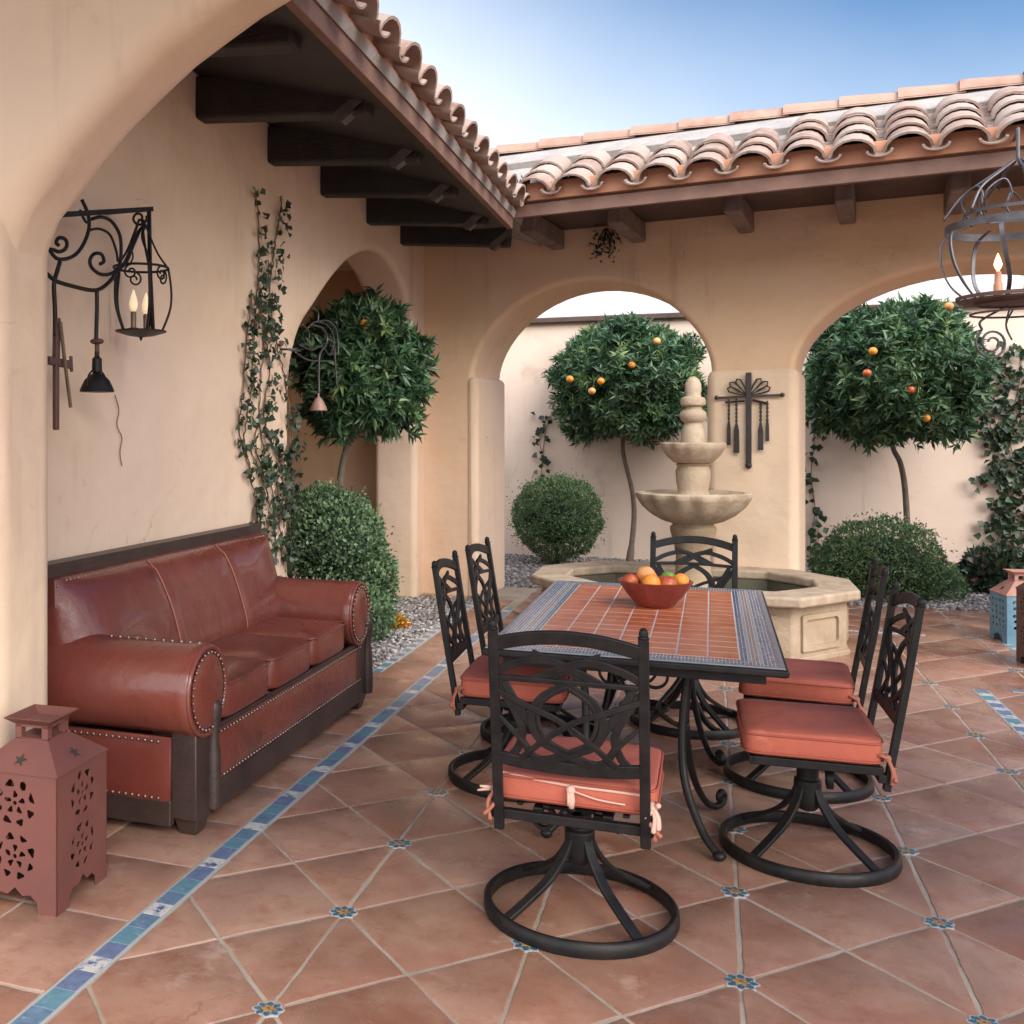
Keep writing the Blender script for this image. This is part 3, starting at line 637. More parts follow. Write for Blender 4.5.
def crown(name, c, rad, nros, parent, seed, mtl, Lr=(.085,.145), wr=.25, per=10, inner=2500):
    D = randdir(nros); r = .90+lump(D, seed, 2.1, .23)+rng.uniform(-.17,.07,nros)
    D[:,2] = np.where(D[:,2] < -.75, -.75+rng.uniform(-.1,.1,nros), D[:,2])
    P = D*r[:,None]*np.array(rad)
    ax = D*np.array([1,1,1])+np.array([0,0,.35])+rng.normal(size=(nros,3))*.35
    ax /= np.linalg.norm(ax, axis=1, keepdims=True)
    q = np.repeat(np.arange(nros), per); n = len(q)
    pert = rng.normal(size=(n,3)); pert -= ax[q]*np.sum(pert*ax[q], 1, keepdims=True); pert /= np.linalg.norm(pert, axis=1, keepdims=True)
    pol = rng.uniform(.35,1.45,n)[:,None]; Dl = ax[q]*np.cos(pol)+pert*np.sin(pol); Dl[:,2] -= .08
    Ln = rng.uniform(*Lr, n); B = P[q]+ax[q]*rng.uniform(-.05,.02,n)[:,None]
    V1, F1 = leaves(B, Dl, Ln, Ln*wr, .22, up=ax[q])
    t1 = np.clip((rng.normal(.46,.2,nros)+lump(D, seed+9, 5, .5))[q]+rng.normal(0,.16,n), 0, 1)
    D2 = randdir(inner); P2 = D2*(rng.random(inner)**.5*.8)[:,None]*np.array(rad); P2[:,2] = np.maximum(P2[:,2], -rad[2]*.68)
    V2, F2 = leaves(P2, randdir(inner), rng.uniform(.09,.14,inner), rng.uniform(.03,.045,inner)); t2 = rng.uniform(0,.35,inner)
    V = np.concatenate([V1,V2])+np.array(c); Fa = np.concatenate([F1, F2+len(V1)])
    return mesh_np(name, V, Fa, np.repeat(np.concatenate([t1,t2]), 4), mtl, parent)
def tree(loc, c, rad, trunk, label, seed, nros, fruits, per=10):
    t = thing('orange_tree', loc, 0, label, 'tree', 'orange trees round the courtyard'); L0 = Vector(loc)
    mb = MB(); pts = smooth_pts([Vector(p)-L0 for p in trunk], 6); n = len(pts)
    mb.tube(pts, [.034-.012*i/n+(.012 if i < 3 else 0) for i in range(n)], 9)
    top = pts[-1]
    for k in range(7):
        a = k*2.4; e = top+Vector((cos(a)*rad[0]*.5, sin(a)*rad[0]*.5, rad[2]*random.uniform(.5,1.1)))
        mb.tube(smooth_pts([top-Vector((0,0,.1)), top+(e-top)*.4+Vector((0,0,-.02)), e], 4), [.016]*5+[.012]*3+[.006], 6)
    mb.build('trunk', M['bark'], t, smooth=True)
    crown('crown', Vector(c)-L0, rad, nros, t, seed, M['citrus'], per=per)
    for k, (fx, fy, kind) in enumerate(fruits):
        cc = Vector(c); d = (cc-Vector((0,0,H))).length*1.0
        dd = -sa*cc.x+ca*cc.y
        # place on the near side of the crown
        p = at_depth(fx, fy, dd-rad[0]*.86); m2 = MB(); m2.ball(tuple(p-L0), .042, 14, 10, (1,1,.93)); m2.build('fruit', M[kind], t, smooth=True)
    return t
T1 = at_depth(345,560,8.55)
tree((-2.86,8.0,0), at_depth(361,371,8.5), (.55,.60,.62), [(-2.86,8.0,-.02),at_depth(340,500,8.5),at_depth(343,462,8.5),at_depth(352,430,8.5)],
     'bushy orange tree growing inside the arch of the left wall', 3, 1150, [(365,324,'orange'),(333,394,'orange')], per=11)
tree((-.95,12.75,0), at_depth(628,384,12.4), (.90,.9,.80), [(-.92,12.75,-.02),at_depth(634,520,12.4),at_depth(632,490,12.4),at_depth(623,450,12.4),at_depth(626,420,12.4)],
     'round orange tree with a curved thin trunk behind the fountain', 11, 2200, [(570,379,'orange'),(592,391,'peach'),(657,341,'peach'),(632,365,'orange'),(601,381,'orange')])
tree((1.98,12.4,0), at_depth(893,378,11), (.885,.9,.81), [(1.98,12.42,-.02),at_depth(906,500,11),at_depth(901,465,11),at_depth(893,447,11),at_depth(893,420,11)],
     'large orange tree with red and orange fruit seen through the right arch', 23, 2600, [(873,351,'orange'),(867,373,'redfruit'),(911,390,'redfruit'),(926,418,'orange'),(949,306,'peach')])
def bush(name, loc, blobs, n, label, seed, mtl='boxwood', Lr=(.022,.036), group=None, cat='shrub', wr=.6):
    t = thing(name, loc, 0, label, cat, group); L0 = np.array(loc); Vs = []; Fs = []; Ts = []; off = 0
    tot = sum(b[3]*b[4] for b in blobs)
    for (x,y,z,rx,rz) in blobs:
        m = int(n*rx*rz/tot); D = randdir(m); r = .93+lump(D, seed+x, 3.5, .13)-np.abs(rng.normal(0,.05,m))
        r = np.where(rng.random(m) < .04, 1+np.abs(rng.normal(0,.06,m)), r)
        r = np.where(rng.random(m) < .25, r*rng.uniform(.7,1,m), r)
        P = D*r[:,None]*np.array([rx,rx,rz])+np.array([x,y,z]); keep = P[:,2] > .0; P = P[keep]; D = D[keep]; m = len(P)
        dl = D*.8+rng.normal(size=(m,3))*.55+np.array([0,0,.35]); Ln = rng.uniform(*Lr, m)
        V, Fa = leaves(P-L0, dl, Ln, Ln*wr, .15, up=D); Vs.append(V); Fs.append(Fa+off); off += len(V)
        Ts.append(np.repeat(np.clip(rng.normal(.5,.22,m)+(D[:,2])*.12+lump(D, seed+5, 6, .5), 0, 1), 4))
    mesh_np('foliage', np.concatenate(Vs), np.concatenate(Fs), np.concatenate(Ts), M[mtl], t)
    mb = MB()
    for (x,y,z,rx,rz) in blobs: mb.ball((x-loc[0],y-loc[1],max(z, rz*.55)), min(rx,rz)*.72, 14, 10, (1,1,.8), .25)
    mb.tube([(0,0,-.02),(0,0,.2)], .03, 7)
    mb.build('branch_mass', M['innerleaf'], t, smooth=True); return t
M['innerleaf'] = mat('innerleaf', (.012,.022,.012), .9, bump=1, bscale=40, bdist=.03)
p = at_depth(557,520,12.2); bush('boxwood_ball', (p.x,p.y,0), [(p.x,p.y,.56,.55,.53)], 19000, 'clipped round boxwood ball on gravel left of the fountain', 2, group='clipped boxwood shrubs')
p = at_depth(882,560,9.9); q = at_depth(925,585,9.8)
bush('boxwood_ball', (p.x,p.y,0), [(p.x,p.y,.30,.58,.47),(q.x,q.y,.12,.36,.27),(p.x-.2,p.y,.22,.45,.35)], 26000, 'low spreading boxwood mound under the orange tree right of the fountain', 9, group='clipped boxwood shrubs')
p = at_depth(332,545,8.15); q = at_depth(362,575,8.1); q2 = at_depth(352,600,7.7)
bush('boxwood_ball', (p.x,p.y,0), [(p.x,p.y,.66,.46,.48),(p.x-.1,p.y+.1,.8,.34,.36),(q.x,q.y,.38,.30,.36),(q2.x,q2.y,.2,.34,.24),(q.x+.08,q.y-.05,.55,.16,.16)], 24000, 'pale green lopsided boxwood shrub just behind the leather sofa', 15, mtl='boxwoodpale', Lr=(.026,.046), group='clipped boxwood shrubs')
def clump(name, loc, R, n, label, mtl, Lr, cat, rz=.8, green=True):
    t = thing(name, loc, 0, label, cat); D = randdir(n); D[:,2] = np.abs(D[:,2]); P = D*R*rng.uniform(.6,1,n)[:,None]; P[:,2] *= rz
    Ln = rng.uniform(*Lr, n); V, Fa = leaves(P, D+rng.normal(size=(n,3))*.6, Ln, Ln*.75, .1)
    mesh_np('blossom', V, Fa, np.repeat(rng.random(n), 4), M[mtl], t)
    if green:
        D = randdir(n); D[:,2] = np.abs(D[:,2]); P = D*R*rng.uniform(.2,.85,n)[:,None]; Ln = rng.uniform(.03,.05,n); V, Fa = leaves(P, D+rng.normal(size=(n,3))*.6, Ln, Ln*.5, .1)
        mesh_np('foliage', V, Fa, np.repeat(rng.random(n), 4), M['boxwood'], t)
    return t
p = on_floor(390,628); clump('flower_clump', (p.x,p.y,0), .15, 1100, 'small clump of yellow and orange flowers on gravel behind the sofa', 'petal', (.02,.035), 'flowers')
# ---------------------------------------------------------------- ivy
def ivy(name, loc, stems, dens, label, size=(.035,.06), wid=.07, off_dir=(1,0,0), mtl='ivy', group=None, cat='ivy'):
    t = thing(name, loc, 0, label, cat, group); L0 = Vector(loc); mb = MB(); PP = []; od = Vector(off_dir)
    for st in stems:
        pts = smooth_pts(st, 8); pts = [p+od*random.uniform(.004,.018)+Vector((0,0,0)) for p in pts]
        mb.tube([p-L0 for p in pts], .0045, 5)
        for i in range(len(pts)-1):
            m = max(1, int((pts[i+1]-pts[i]).length*dens))
            for k in range(m):
                q = pts[i].lerp(pts[i+1], random.random()); side = od.cross(Vector((0,0,1))).normalized()
                PP.append(q+side*random.gauss(0,wid)+Vector((0,0,random.gauss(0,.03)))+od*random.uniform(.01,.05))
    mb.build('stem', M['vinestem'], t, smooth=True)
    P = np.array([tuple(p-L0) for p in PP]); n = len(P)
    if n:
        keep = np.array([noise.noise(Vector(p)*9+L0) > -.15 for p in P]); P = P[keep]; n = len(P)
        dl = rng.normal(size=(n,3))*.7+np.array([0,0,-.55])+np.array(od)*.35; Ln = rng.uniform(*size, n)
        V, Fa = leaves(P, dl, Ln, Ln*1.05, .16, up=np.tile(np.array(od), (n,1)))
        mesh_np('leaf_mass', V, Fa, np.repeat(np.clip(rng.normal(.5,.24,n), 0, 1), 4), M[mtl], t)
    return t
def LW(x, y, u=-2.6): return at_plane(x, y, (u,0), (1,0))
ivy('ivy_vine', tuple(LW(262,555)*1.0), [[LW(*q) for q in s_] for s_ in (
    [(265,565),(258,520),(250,480),(243,440),(248,400),(252,350),(255,300),(258,255),(256,215),(254,193)],
    [(275,560),(272,500),(262,450),(258,400),(262,350),(268,300),(266,260)],
    [(285,560),(284,500),(288,430),(284,380),(274,340),(268,290),(273,250),(278,215),(280,196)],
    [(255,560),(268,520),(262,480),(250,450),(258,425)],[(282,565),(278,520),(284,480),(270,440),(262,410),(268,370),(262,330),(258,290)],[(290,560),(289,500),(291,450),(287,400)],[(250,470),(238,430),(242,380),(246,330),(250,290)],[(280,520),(276,470),(290,440)],[(262,560),(250,520),(262,480),(250,440)])], 120,
    'tall leafy ivy climbing the left wall beside the arch behind the sofa', (.03,.056), .055, group='ivy vines')
def GW(x, y): return at_plane(x, y, (0,13.3), (0,1))
od = (0,-1,0)
ivy('ivy_vine', tuple(GW(545,475)), [[GW(*q) for q in s_] for s_ in ([(541,477),(543,455),(546,430),(552,412)],[(543,455),(540,440),(547,415)])], 45, 'short ivy sprig on the garden wall left of the middle orange tree', (.06,.1), .05, od, group='ivy vines')
ivy('ivy_vine', tuple(GW(813,575)), [[GW(*q) for q in s_] for s_ in ([(812,580),(810,545),(815,510),(811,475),(814,440),(811,415)],[(816,575),(818,530),(812,490)])], 45, 'narrow ivy strand on the garden wall right of the centre pier', (.06,.1), .05, od, group='ivy vines')
ivy('ivy_vine', tuple(GW(1000,590)), [[GW(*q) for q in s_] for s_ in ([(1005,590),(995,550),(1008,510),(1000,460),(990,420),(1000,380),(1010,345)],[(1000,570),(1010,520),(1015,470),(1008,430),(1018,390),(1022,350)],[(985,480),(1000,470)],[(1008,590),(1022,545),(1015,500),(1028,440),(1035,380)],[(990,400),(996,430),(992,450)])], 170,
    'large dark ivy climbing the garden wall at the right edge', (.055,.10), .11, od, group='ivy vines')
bush('low_shrub', tuple(on_floor(1000,592)), [(on_floor(1000,592).x,on_floor(1000,592).y,.15,.34,.3),(on_floor(966,590).x,on_floor(966,590).y,.04,.28,.14)], 2600, 'dark low shrub on gravel at the foot of the right ivy', 21, 'ivy', (.06,.1))
def wirebush(name, pts, label, cat, n, R, mtl='dry'):
    L0 = Vector(pts[0]); t = thing(name, tuple(L0), 0, label, cat); mb = MB()
    for k in range(9):
        e = Vector(pts[1])+Vector((random.gauss(0,R), random.gauss(0,R*.4), random.gauss(0,R*1.2))); m_ = L0.lerp(e, .5)+Vector((random.gauss(0,R*.4),0,random.gauss(0,R*.4)))
        mb.tube([p-L0 for p in smooth_pts([L0, m_, e], 4)], .004, 4)
    mb.build('twig', M['dry'], t)
    P = np.array([tuple(Vector(pts[1])-L0)])+rng.normal(size=(n,3))*np.array([R,R*.4,R*1.3]); Ln = rng.uniform(.03,.06,n); V, Fa = leaves(P, randdir(n), Ln, Ln*.5)
    mesh_np('dry_leaf', V, Fa, np.repeat(rng.random(n), 4), M[mtl], t); return t
a = onback(606,228,.12)[0]; b = onback(605,243,.12)[0]; wirebush('dried_vine', (a,b), 'dark dried vine tangle hanging beside a corbel over the middle arch', 'vine', 110, .055)
a = onback(520,196,1.2)[0]; wirebush('roof_weed', (a, a+Vector((0,0,.05))), 'small dark weed growing in the roof valley corner', 'plant', 60, .05)
# ---------------------------------------------------------------- sofa
SX, SY = -2.2, 4.48
sf = thing('leather_sofa', (SX,SY,0), 0, 'red brown leather sofa with nailhead trim and dark carved wood frame against the left wall', 'sofa')
sinv = Matrix.Translation((-SX,-SY,0)); SI = (SX,SY,0)
def sc(mb, name, m, par=None, **k):
    o = mb.build(name, m, par or sf, **k)
    if par is None: o.matrix_parent_inverse = Matrix.Translation((-SX,-SY,0))
    return o
FU, BU = -1.85, -2.56
V0, V1 = 3.43, 5.56
nails = MB()
def studs(pts, nrm, r=.0068, step=.029, mbx=None):
    mbx = mbx or nails; pts = [Vector(p) for p in pts]; acc = 0
    for i in range(len(pts)-1):
        a, b = pts[i], pts[i+1]; l = (b-a).length; 
        while acc < l:
            q = a.lerp(b, acc/l); mbx.ball(tuple(q), r*random.uniform(.85,1.1), 7, 5); acc += step
        acc -= l
# frame: base planks, top rail, posts
fr = MB()
fr.lohi((FU-.03,V0+.22,.05),(FU+.004,V1-.04,.165))                # front apron plank
fr.lohi((BU,V0+.03,.045),(FU-.09,V0+.065,.145)); fr.lohi((BU,V1-.065,.045),(FU-.02,V1-.03,.20))
fr.lohi((BU-.03,V0,.90),(BU+.06,V1,1.025)); fr.lohi((BU-.03,V0-.005,.10),(BU+.02,V1,.90))
fr.lohi((FU-.015,V0+.2,.372),(FU+.006,V1-.05,.392))
sc(fr, 'wood_frame', M['sofawood'], bevel=.006)
for vy in (V0+.14, V1-.06):
    p_ = MB(); p_.lohi((FU-.10,vy-.085,.07),(FU+.008,vy+.06,.40)); 
    prof = [(.030,.08),(.034,.12),(.030,.30),(.022,.36),(.030,.43),(.036,.47),(.030,.50),(.012,.51)]
    p_.lathe(prof, (FU+.012, vy+.05, 0), 14)
    sc(p_, 'front_post', M['sofawood'], smooth='auto', bevel=.005)
for vx, vy in ((FU-.05,V0+.13),(FU-.05,V1-.06),(BU+.06,V0+.08),(BU+.06,V1-.08)):
    l_ = MB(); l_.loft([[(vx+x*s_, vy+y*s_, z) for x, y in ((-1,-1),(1,-1),(1,1),(-1,1))] for s_, z in ((.036,0),(.040,.015),(.052,.06),(.054,.075))]); sc(l_, 'leg', M['sofawood'], bevel=.008)
# front leather panel, side panels
def pad(mb, u, v0, v1, z0, z1, bulge=.012, nv_=24, nz_=6, axis='u', wrinkle=.003):
    rows_ = []
    for iz in range(nz_+1):
        r_ = []
        for iv in range(nv_+1):
            a, b = iv/nv_, iz/nz_; q = (1-(2*a-1)**8)*(1-(2*b-1)**4)*bulge+wrinkle*noise.noise(Vector((a*9, b*2, u*3)))
            x_, y_ = v0+(v1-v0)*a, z0+(z1-z0)*b
            r_.append((u+q, x_, y_) if axis == 'u' else (x_, u+q, y_))
        rows_.append(r_)
    mb.loft(rows_, False, False, closed=False)
fp = MB(); pad(fp, FU-.003, V0+.2, V1-.11, .165, .378); sc(fp, 'front_panel', M['leather'], smooth=True)
for v_, sg in ((V0+.035,-1),(V1-.035,1)):
    m_ = MB(); pad(m_, v_, BU+.02, FU-.095, .125, .385, bulge=.012*sg, axis='v'); m_.lohi((BU+.02,min(v_,v_-.02*sg),.12),(FU-.095,max(v_,v_-.02*sg)-.001*0,.385)); sc(m_, 'side_panel', M['leatherdark'], smooth=True)
studs([(FU+.006,V0+.24,.180),(FU+.006,V1-.11,.180)], 0); studs([(FU+.008,V0+.24,.362),(FU+.008,V1-.11,.362)], 0)
studs([(FU+.006,V0+.215,.180),(FU+.006,V0+.215,.36)], 0)
studs([(BU+.02,V0+.024,.372),(FU-.11,V0+.024,.372)], 0); studs([(BU+.02,V0+.024,.155),(FU-.11,V0+.024,.155)], 0)
# arms
for v_, nm in ((V0+.135,0),(V1-.155,1)):
    rv, rz_ = .168, .180; zc = .555; m_ = MB(); rings = []
    xs = [FU+.012, FU+.014, FU+.004, FU-.03, FU-.10, FU-.25, FU-.42, FU-.55, FU-.64, BU+.02]
    ks = [.88,.95,1.0,1.0,.985,.98,.985,1.0,1.04,1.08]
    for x_, k_ in zip(xs, ks):
        ring = []
        for i in range(40):
            a = 2*PI*i/40; w_ = 1+.012*noise.noise(Vector((x_*7, cos(a)*2, sin(a)*2+nm)))
            up_ = (.035*max(0, -(x_-FU)-.45)/.25)
            ring.append((x_, v_+rv*k_*w_*cos(a), zc+rz_*k_*w_*sin(a)+(up_ if sin(a) > 0 else 0)*sin(a)))
        rings.append(ring)
    m_.loft(rings, True, True)
    arm = sc(m_, 'armrest', M['leather'], smooth='auto', angle=50)
    m_ = MB(); 
    rr = [[(FU+.020+dx, v_+rv*.76*k_*cos(2*PI*i/36), zc+rz_*.80*k_*sin(2*PI*i/36)) for i in range(36)] for k_, dx in ((1,-.006),(1,0),(.9,.006),(.5,.010),(.05,.011))]
    m_.loft(rr, True, True); o = sc(m_, 'arm_front_panel', M['leather'], arm, smooth='auto', angle=60)
    m_ = MB(); m_.tube([(FU+.014, v_+rv*.93*cos(2*PI*i/40), zc+rz_*.94*sin(2*PI*i/40)) for i in range(40)], .010, 8, closed=True); sc(m_, 'arm_piping', M['leather'], arm, smooth=True)
    m_ = MB(); studs([(FU+.024, v_+rv*.80*cos(a), zc+rz_*.83*sin(a)) for a in [2*PI*i/48 for i in range(49)]], 0, mbx=m_)
    studs([(x_, v_+.02, zc+rz_*.992) for x_ in (FU-.03, FU-.58)], 0, r=.008, step=.04, mbx=m_); sc(m_, 'nail_trim', M['nail'], arm, smooth=True)
# seat cushions
def superc(cx, cy, a, b, n, N_=44, dz=None):
    out = []
    for i in range(N_):
        t = 2*PI*i/N_; c_, s_ = cos(t), sin(t)
        out.append((cx+a*math.copysign(abs(c_)**(2/n), c_), cy+b*math.copysign(abs(s_)**(2/n), s_)))
    return out
def cushion(mb, cx, cy, z0, a, b, h, puff=.012, n=9, N_=48, seed=0):
    L_ = [(.95,0,0),(.985,.006,0),(1,.02,0),(1.004,h*.5,0),(1,h-.018,0),(.988,h-.005,0),(.955,h,0),(.85,h,puff*.45),(.65,h,puff*.8),(.35,h,puff),(.05,h,puff)]
    rings = []
    for k_, z, e in L_: rings.append([(x, y, z0+z+e+(.0075*noise.noise(Vector((x*7,y*7,seed+cx))) if k_ < 1.1 and z >= h-.006 else .002*noise.noise(Vector((x*14,y*14,z*20+seed))))) for x, y in superc(cx, cy, a*k_, b*k_, n, N_)])
    mb.loft(rings, True, True)
s0_, s1_ = V0+.295, V1-.315
for k in range(3):
    a, b = s0_+(s1_-s0_)*k/3, s0_+(s1_-s0_)*(k+1)/3; m_ = MB(); cushion(m_, (FU-2.36)/2+.012, (a+b)/2, .392, (FU+2.36)/2-.004, (b-a)/2-.003, .145, .020, 7, seed=k*3)
    cu_ = sc(m_, 'seat_cushion', M['leather'], smooth=True)
    m_ = MB(); m_.tube([(x, y, .392+.140) for x, y in superc((FU-2.36)/2+.012, (a+b)/2, (FU+2.36)/2-.004, (b-a)/2-.004, 10, 48)], .005, 6, closed=True); sc(m_, 'seam', M['leather'], cu_, smooth=True)
# backrest
m_ = MB(); rows_ = []; NV = 60
for iz in range(13):
    b = iz/12; z = .48+(.97-.48)*b; r_ = []
    for iv in range(NV+1):
        a = iv/NV; v_ = V0+.012+(V1-V0-.03)*a; t3 = (a*3) % 1 if a < 1 else 1; seam_ = min(t3, 1-t3)
        if a < .05 or a > .95: seam_ = .5
        w_e = 1-(2*a-1)**14; bl = .055*max(0,1-(2*b-1)**4)**.5*(1-(2*a-1)**10)+.009*min(1, seam_/.05)*w_e+.006*noise.noise(Vector((a*6,b*3,1)))
        r_.append((-2.455+.155*(1-b**1.3)*w_e+bl, v_, z))
    rows_.append([(BU+.02, V0+.02, z)]+r_+[(BU+.02, V1-.02, z)])
rows_.append([(BU+.06, p[1], .973) for p in rows_[-1]])
m_.loft(rows_, False, False, closed=False)
bk = sc(m_, 'backrest', M['leather'], smooth='auto', angle=50)
m_ = MB()
for a in (1/3, 2/3):
    i = int(round(a*NV)); m_.tube([Vector(rows_[k_][i+1])+Vector((.006,0,0)) for k_ in range(13)], .0045, 6)
sc(m_, 'seam', M['seam'], bk, smooth=True)
m_ = MB(); studs([Vector(rows_[12][i])+Vector((.004,0,-.008)) for i in range(3, NV)], 0, mbx=m_, step=.026)
studs([Vector(rows_[k_][1])+Vector((.004,.014,0)) for k_ in range(5, 13)], 0, mbx=m_); sc(m_, 'nail_trim', M['nail'], bk, smooth=True)
sc(nails, 'nail_trim', M['nail'], smooth=True)
# ---------------------------------------------------------------- table
TU, TV = -.283, 4.815; TW, TL, TZ = 1.07, 1.93, .745
tb = thing('dining_table', (TU,TV,0), 0, 'rectangular iron patio table with orange tiled top and blue mosaic border', 'table')
m_ = MB(); m_.lohi((-TW/2,-TL/2,TZ-.034),(TW/2,TL/2,TZ-.006)); m_.build('tabletop_frame', M['iron'], tb, bevel=.009, segs=3)
m_ = MB(); 
for (x0,x1,y0,y1) in ((-TW/2+.012,TW/2-.012,-TL/2+.012,-TL/2+.028),(-TW/2+.012,TW/2-.012,TL/2-.028,TL/2-.012),(-TW/2+.012,-TW/2+.028,-TL/2+.028,TL/2-.028),(TW/2-.028,TW/2-.012,-TL/2+.028,TL/2-.028)): m_.lohi((x0,y0,TZ-.01),(x1,y1,TZ-.001))
m_.build('slate_edge', mat('slate', (.17,.18,.20), .35, col2=(.24,.24,.25), nscale=40), tb)
bw_ = .155
m_ = MB(); m_.lohi((-TW/2+.028,-TL/2+.028,TZ-.012),(TW/2-.028,TL/2-.028,TZ-.0022)); m_.build('grout_bed', M['tablegrout'], tb)
# mosaic border of tiny tesserae
m_ = MB(); cols = {0:'B',1:'L',2:'P'}
step = .0125
nx, ny = int((TW-.056)/step), int((TL-.056)/step)
for i in range(nx):
    for j in range(ny):
        dx = min(i, nx-1-i); dy = min(j, ny-1-j); d_ = min(dx, dy); wd = (dx+.5)*step if dx <= dy else (dy+.5)*step
        lim = bw_-.028 if dx <= dy else .085
        if min((dx+.5)*step/(bw_-.028), (dy+.5)*step/.085) >= 1: continue
        k_ = min((dx+.5)*step/(bw_-.028), (dy+.5)*step/.085)
        r = random.random()
        if k_ < .12: t_ = .05+.1*r
        elif k_ < .38: t_ = random.choice([.2,.2,.8,.35])
        elif k_ < .46: t_ = .95
        elif k_ < .70: t_ = random.choice([.60,.68,.8,.62])
        elif k_ < .78: t_ = .95
        else: t_ = random.choice([.2,.3,.35,.5])
        m_.tint = t_; x = -TW/2+.028+(i+.5)*(TW-.056)/nx; y = -TL/2+.028+(j+.5)*(TL-.056)/ny; h_ = .0052
        b = len(m_.v)
        for q in ((-h_,-h_),(h_,-h_),(h_,h_),(-h_,h_)): m_.V((x+q[0]+random.uniform(-.0008,.0008), y+q[1]+random.uniform(-.0008,.0008), TZ-.0018))
        m_.Fc((b,b+1,b+2,b+3))
mos = mat('mosaic', (.2,.2,.2), .22, tint=[(0,(.10,.12,.16)),(.2,(.06,.10,.20)),(.35,(.11,.18,.25)),(.5,(.07,.14,.18)),(.62,(.32,.19,.15)),(.7,(.35,.26,.22)),(.8,(.26,.28,.31)),(1,(.38,.38,.38))])
m_.build('mosaic_border', mos, tb)
m_ = MB(); fx, fy = TW/2-bw_, TL/2-.115; NC, NR = 7, 16
for i in range(NC):
    for j in range(NR):
        x0 = -fx+2*fx*i/NC+.0032; x1 = -fx+2*fx*(i+1)/NC-.0032; y0 = -fy+2*fy*j/NR+.0065; y1 = -fy+2*fy*(j+1)/NR-.0065
        m_.tint = min(1, max(0, random.gauss(.5,.25))); z1 = TZ+random.uniform(-.0005,.0003)
        m_.loft([[(x0,y0,TZ-.008),(x1,y0,TZ-.008),(x1,y1,TZ-.008),(x0,y1,TZ-.008)],[(x0,y0,z1-.0007),(x1,y0,z1-.0007),(x1,y1,z1-.0007),(x0,y1,z1-.0007)],[(x0+.0015,y0+.0015,z1),(x1-.0015,y0+.0015,z1),(x1-.0015,y1-.0015,z1),(x0+.0015,y1-.0015,z1)]], False, True)
m_.build('terracotta_tile', M['tabletile'], tb)
def spiral(c, r0, r1, a0, turns, ax, ay, n=26):
    c = Vector(c); ax = Vector(ax); ay = Vector(ay); out = []
    for i in range(n+1):
        t = i/n; r = r0+(r1-r0)*t; a = a0+turns*2*PI*t; out.append(c+ax*(r*cos(a))+ay*(r*sin(a)))
    return out
m_ = MB(); m_.lohi((-TW/2+.07,-TL/2+.07,TZ-.075),(TW/2-.07,-TL/2+.085,TZ-.036)); m_.lohi((-TW/2+.07,TL/2-.085,TZ-.075),(TW/2-.07,TL/2-.07,TZ-.036))
m_.lohi((-TW/2+.07,-TL/2+.085,TZ-.075),(-TW/2+.085,TL/2-.085,TZ-.036)); m_.lohi((TW/2-.085,-TL/2+.085,TZ-.075),(TW/2-.07,TL/2-.085,TZ-.036)); m_.build('apron', M['iron'], tb, bevel=.003)
for sx in (-1,1):
    for sy in (-1,1):
        m_ = MB(); X = TW/2-.285; Y = TL/2-.33
        # forward foot
        p_ = smooth_pts([(sx*(X-.03),sy*(Y),TZ-.04),(sx*(X-.055),sy*(Y+.01),.60),(sx*(X-.07),sy*(Y+.03),.42),(sx*(X-.06),sy*(Y+.08),.24),(sx*(X+.0),sy*(Y+.15),.09),(sx*(X+.06),sy*(Y+.20),.022)], 6)
        m_.tube(p_, .016, 8); m_.ball(tuple(p_[-1]), .024, 10, 8, (1,1,.8))
        p_ = smooth_pts([(sx*(X-.03),sy*(Y-.02),TZ-.04),(sx*(X-.05),sy*(Y-.04),.60),(sx*(X-.06),sy*(Y-.07),.42),(sx*(X-.04),sy*(Y-.14),.22),(sx*(X+.0),sy*(Y-.22),.09),(sx*(X+.04),sy*(Y-.30),.03),(sx*(X+.07),sy*(Y-.35),.025)], 6)
        dvec = Vector((sx*.5,-sy*.87,0)); m_.tube(p_+spiral(tuple(Vector(p_[-1])+Vector((0,0,.03))), .03, .012, -PI/2, .85, dvec, (0,0,1), 14), .014, 8)
        m_.tube([(sx*(X-.06),sy*(Y+.03),.42),(sx*(X-.06),sy*(Y-.07),.42)], .012, 8)
        m_.build('leg', M['iron'], tb, smooth=True)
        m_ = MB(); m_.bar(spiral((sx*(X-.17),sy*(Y+.0),TZ-.13), .06, .045, 0, 1, (1,0,0),(0,0,1), 20), .010, .014, (0,1,0))
        m_.bar(smooth_pts([(sx*(X-.23),sy*Y,TZ-.10),(sx*(X-.30),sy*Y,TZ-.16),(sx*(X-.36),sy*Y,TZ-.08)], 5), .010, .012, (0,1,0)); m_.build('scroll_brace', M['iron'], tb, smooth=True)
m_ = MB()
for sx in (-1,1): m_.tube(smooth_pts([(sx*(X-.06),-Y,.42),(sx*.12,-Y*.5,.36),(sx*.06,0,.33),(sx*.12,Y*.5,.36),(sx*(X-.06),Y,.42)], 6), .011, 8)
m_.tube(spiral((0,0,.33), .10, .10, 0, 1, (1,0,0), (0,1,0), 24), .010, 8); m_.build('stretcher', M['iron'], tb, smooth=True)
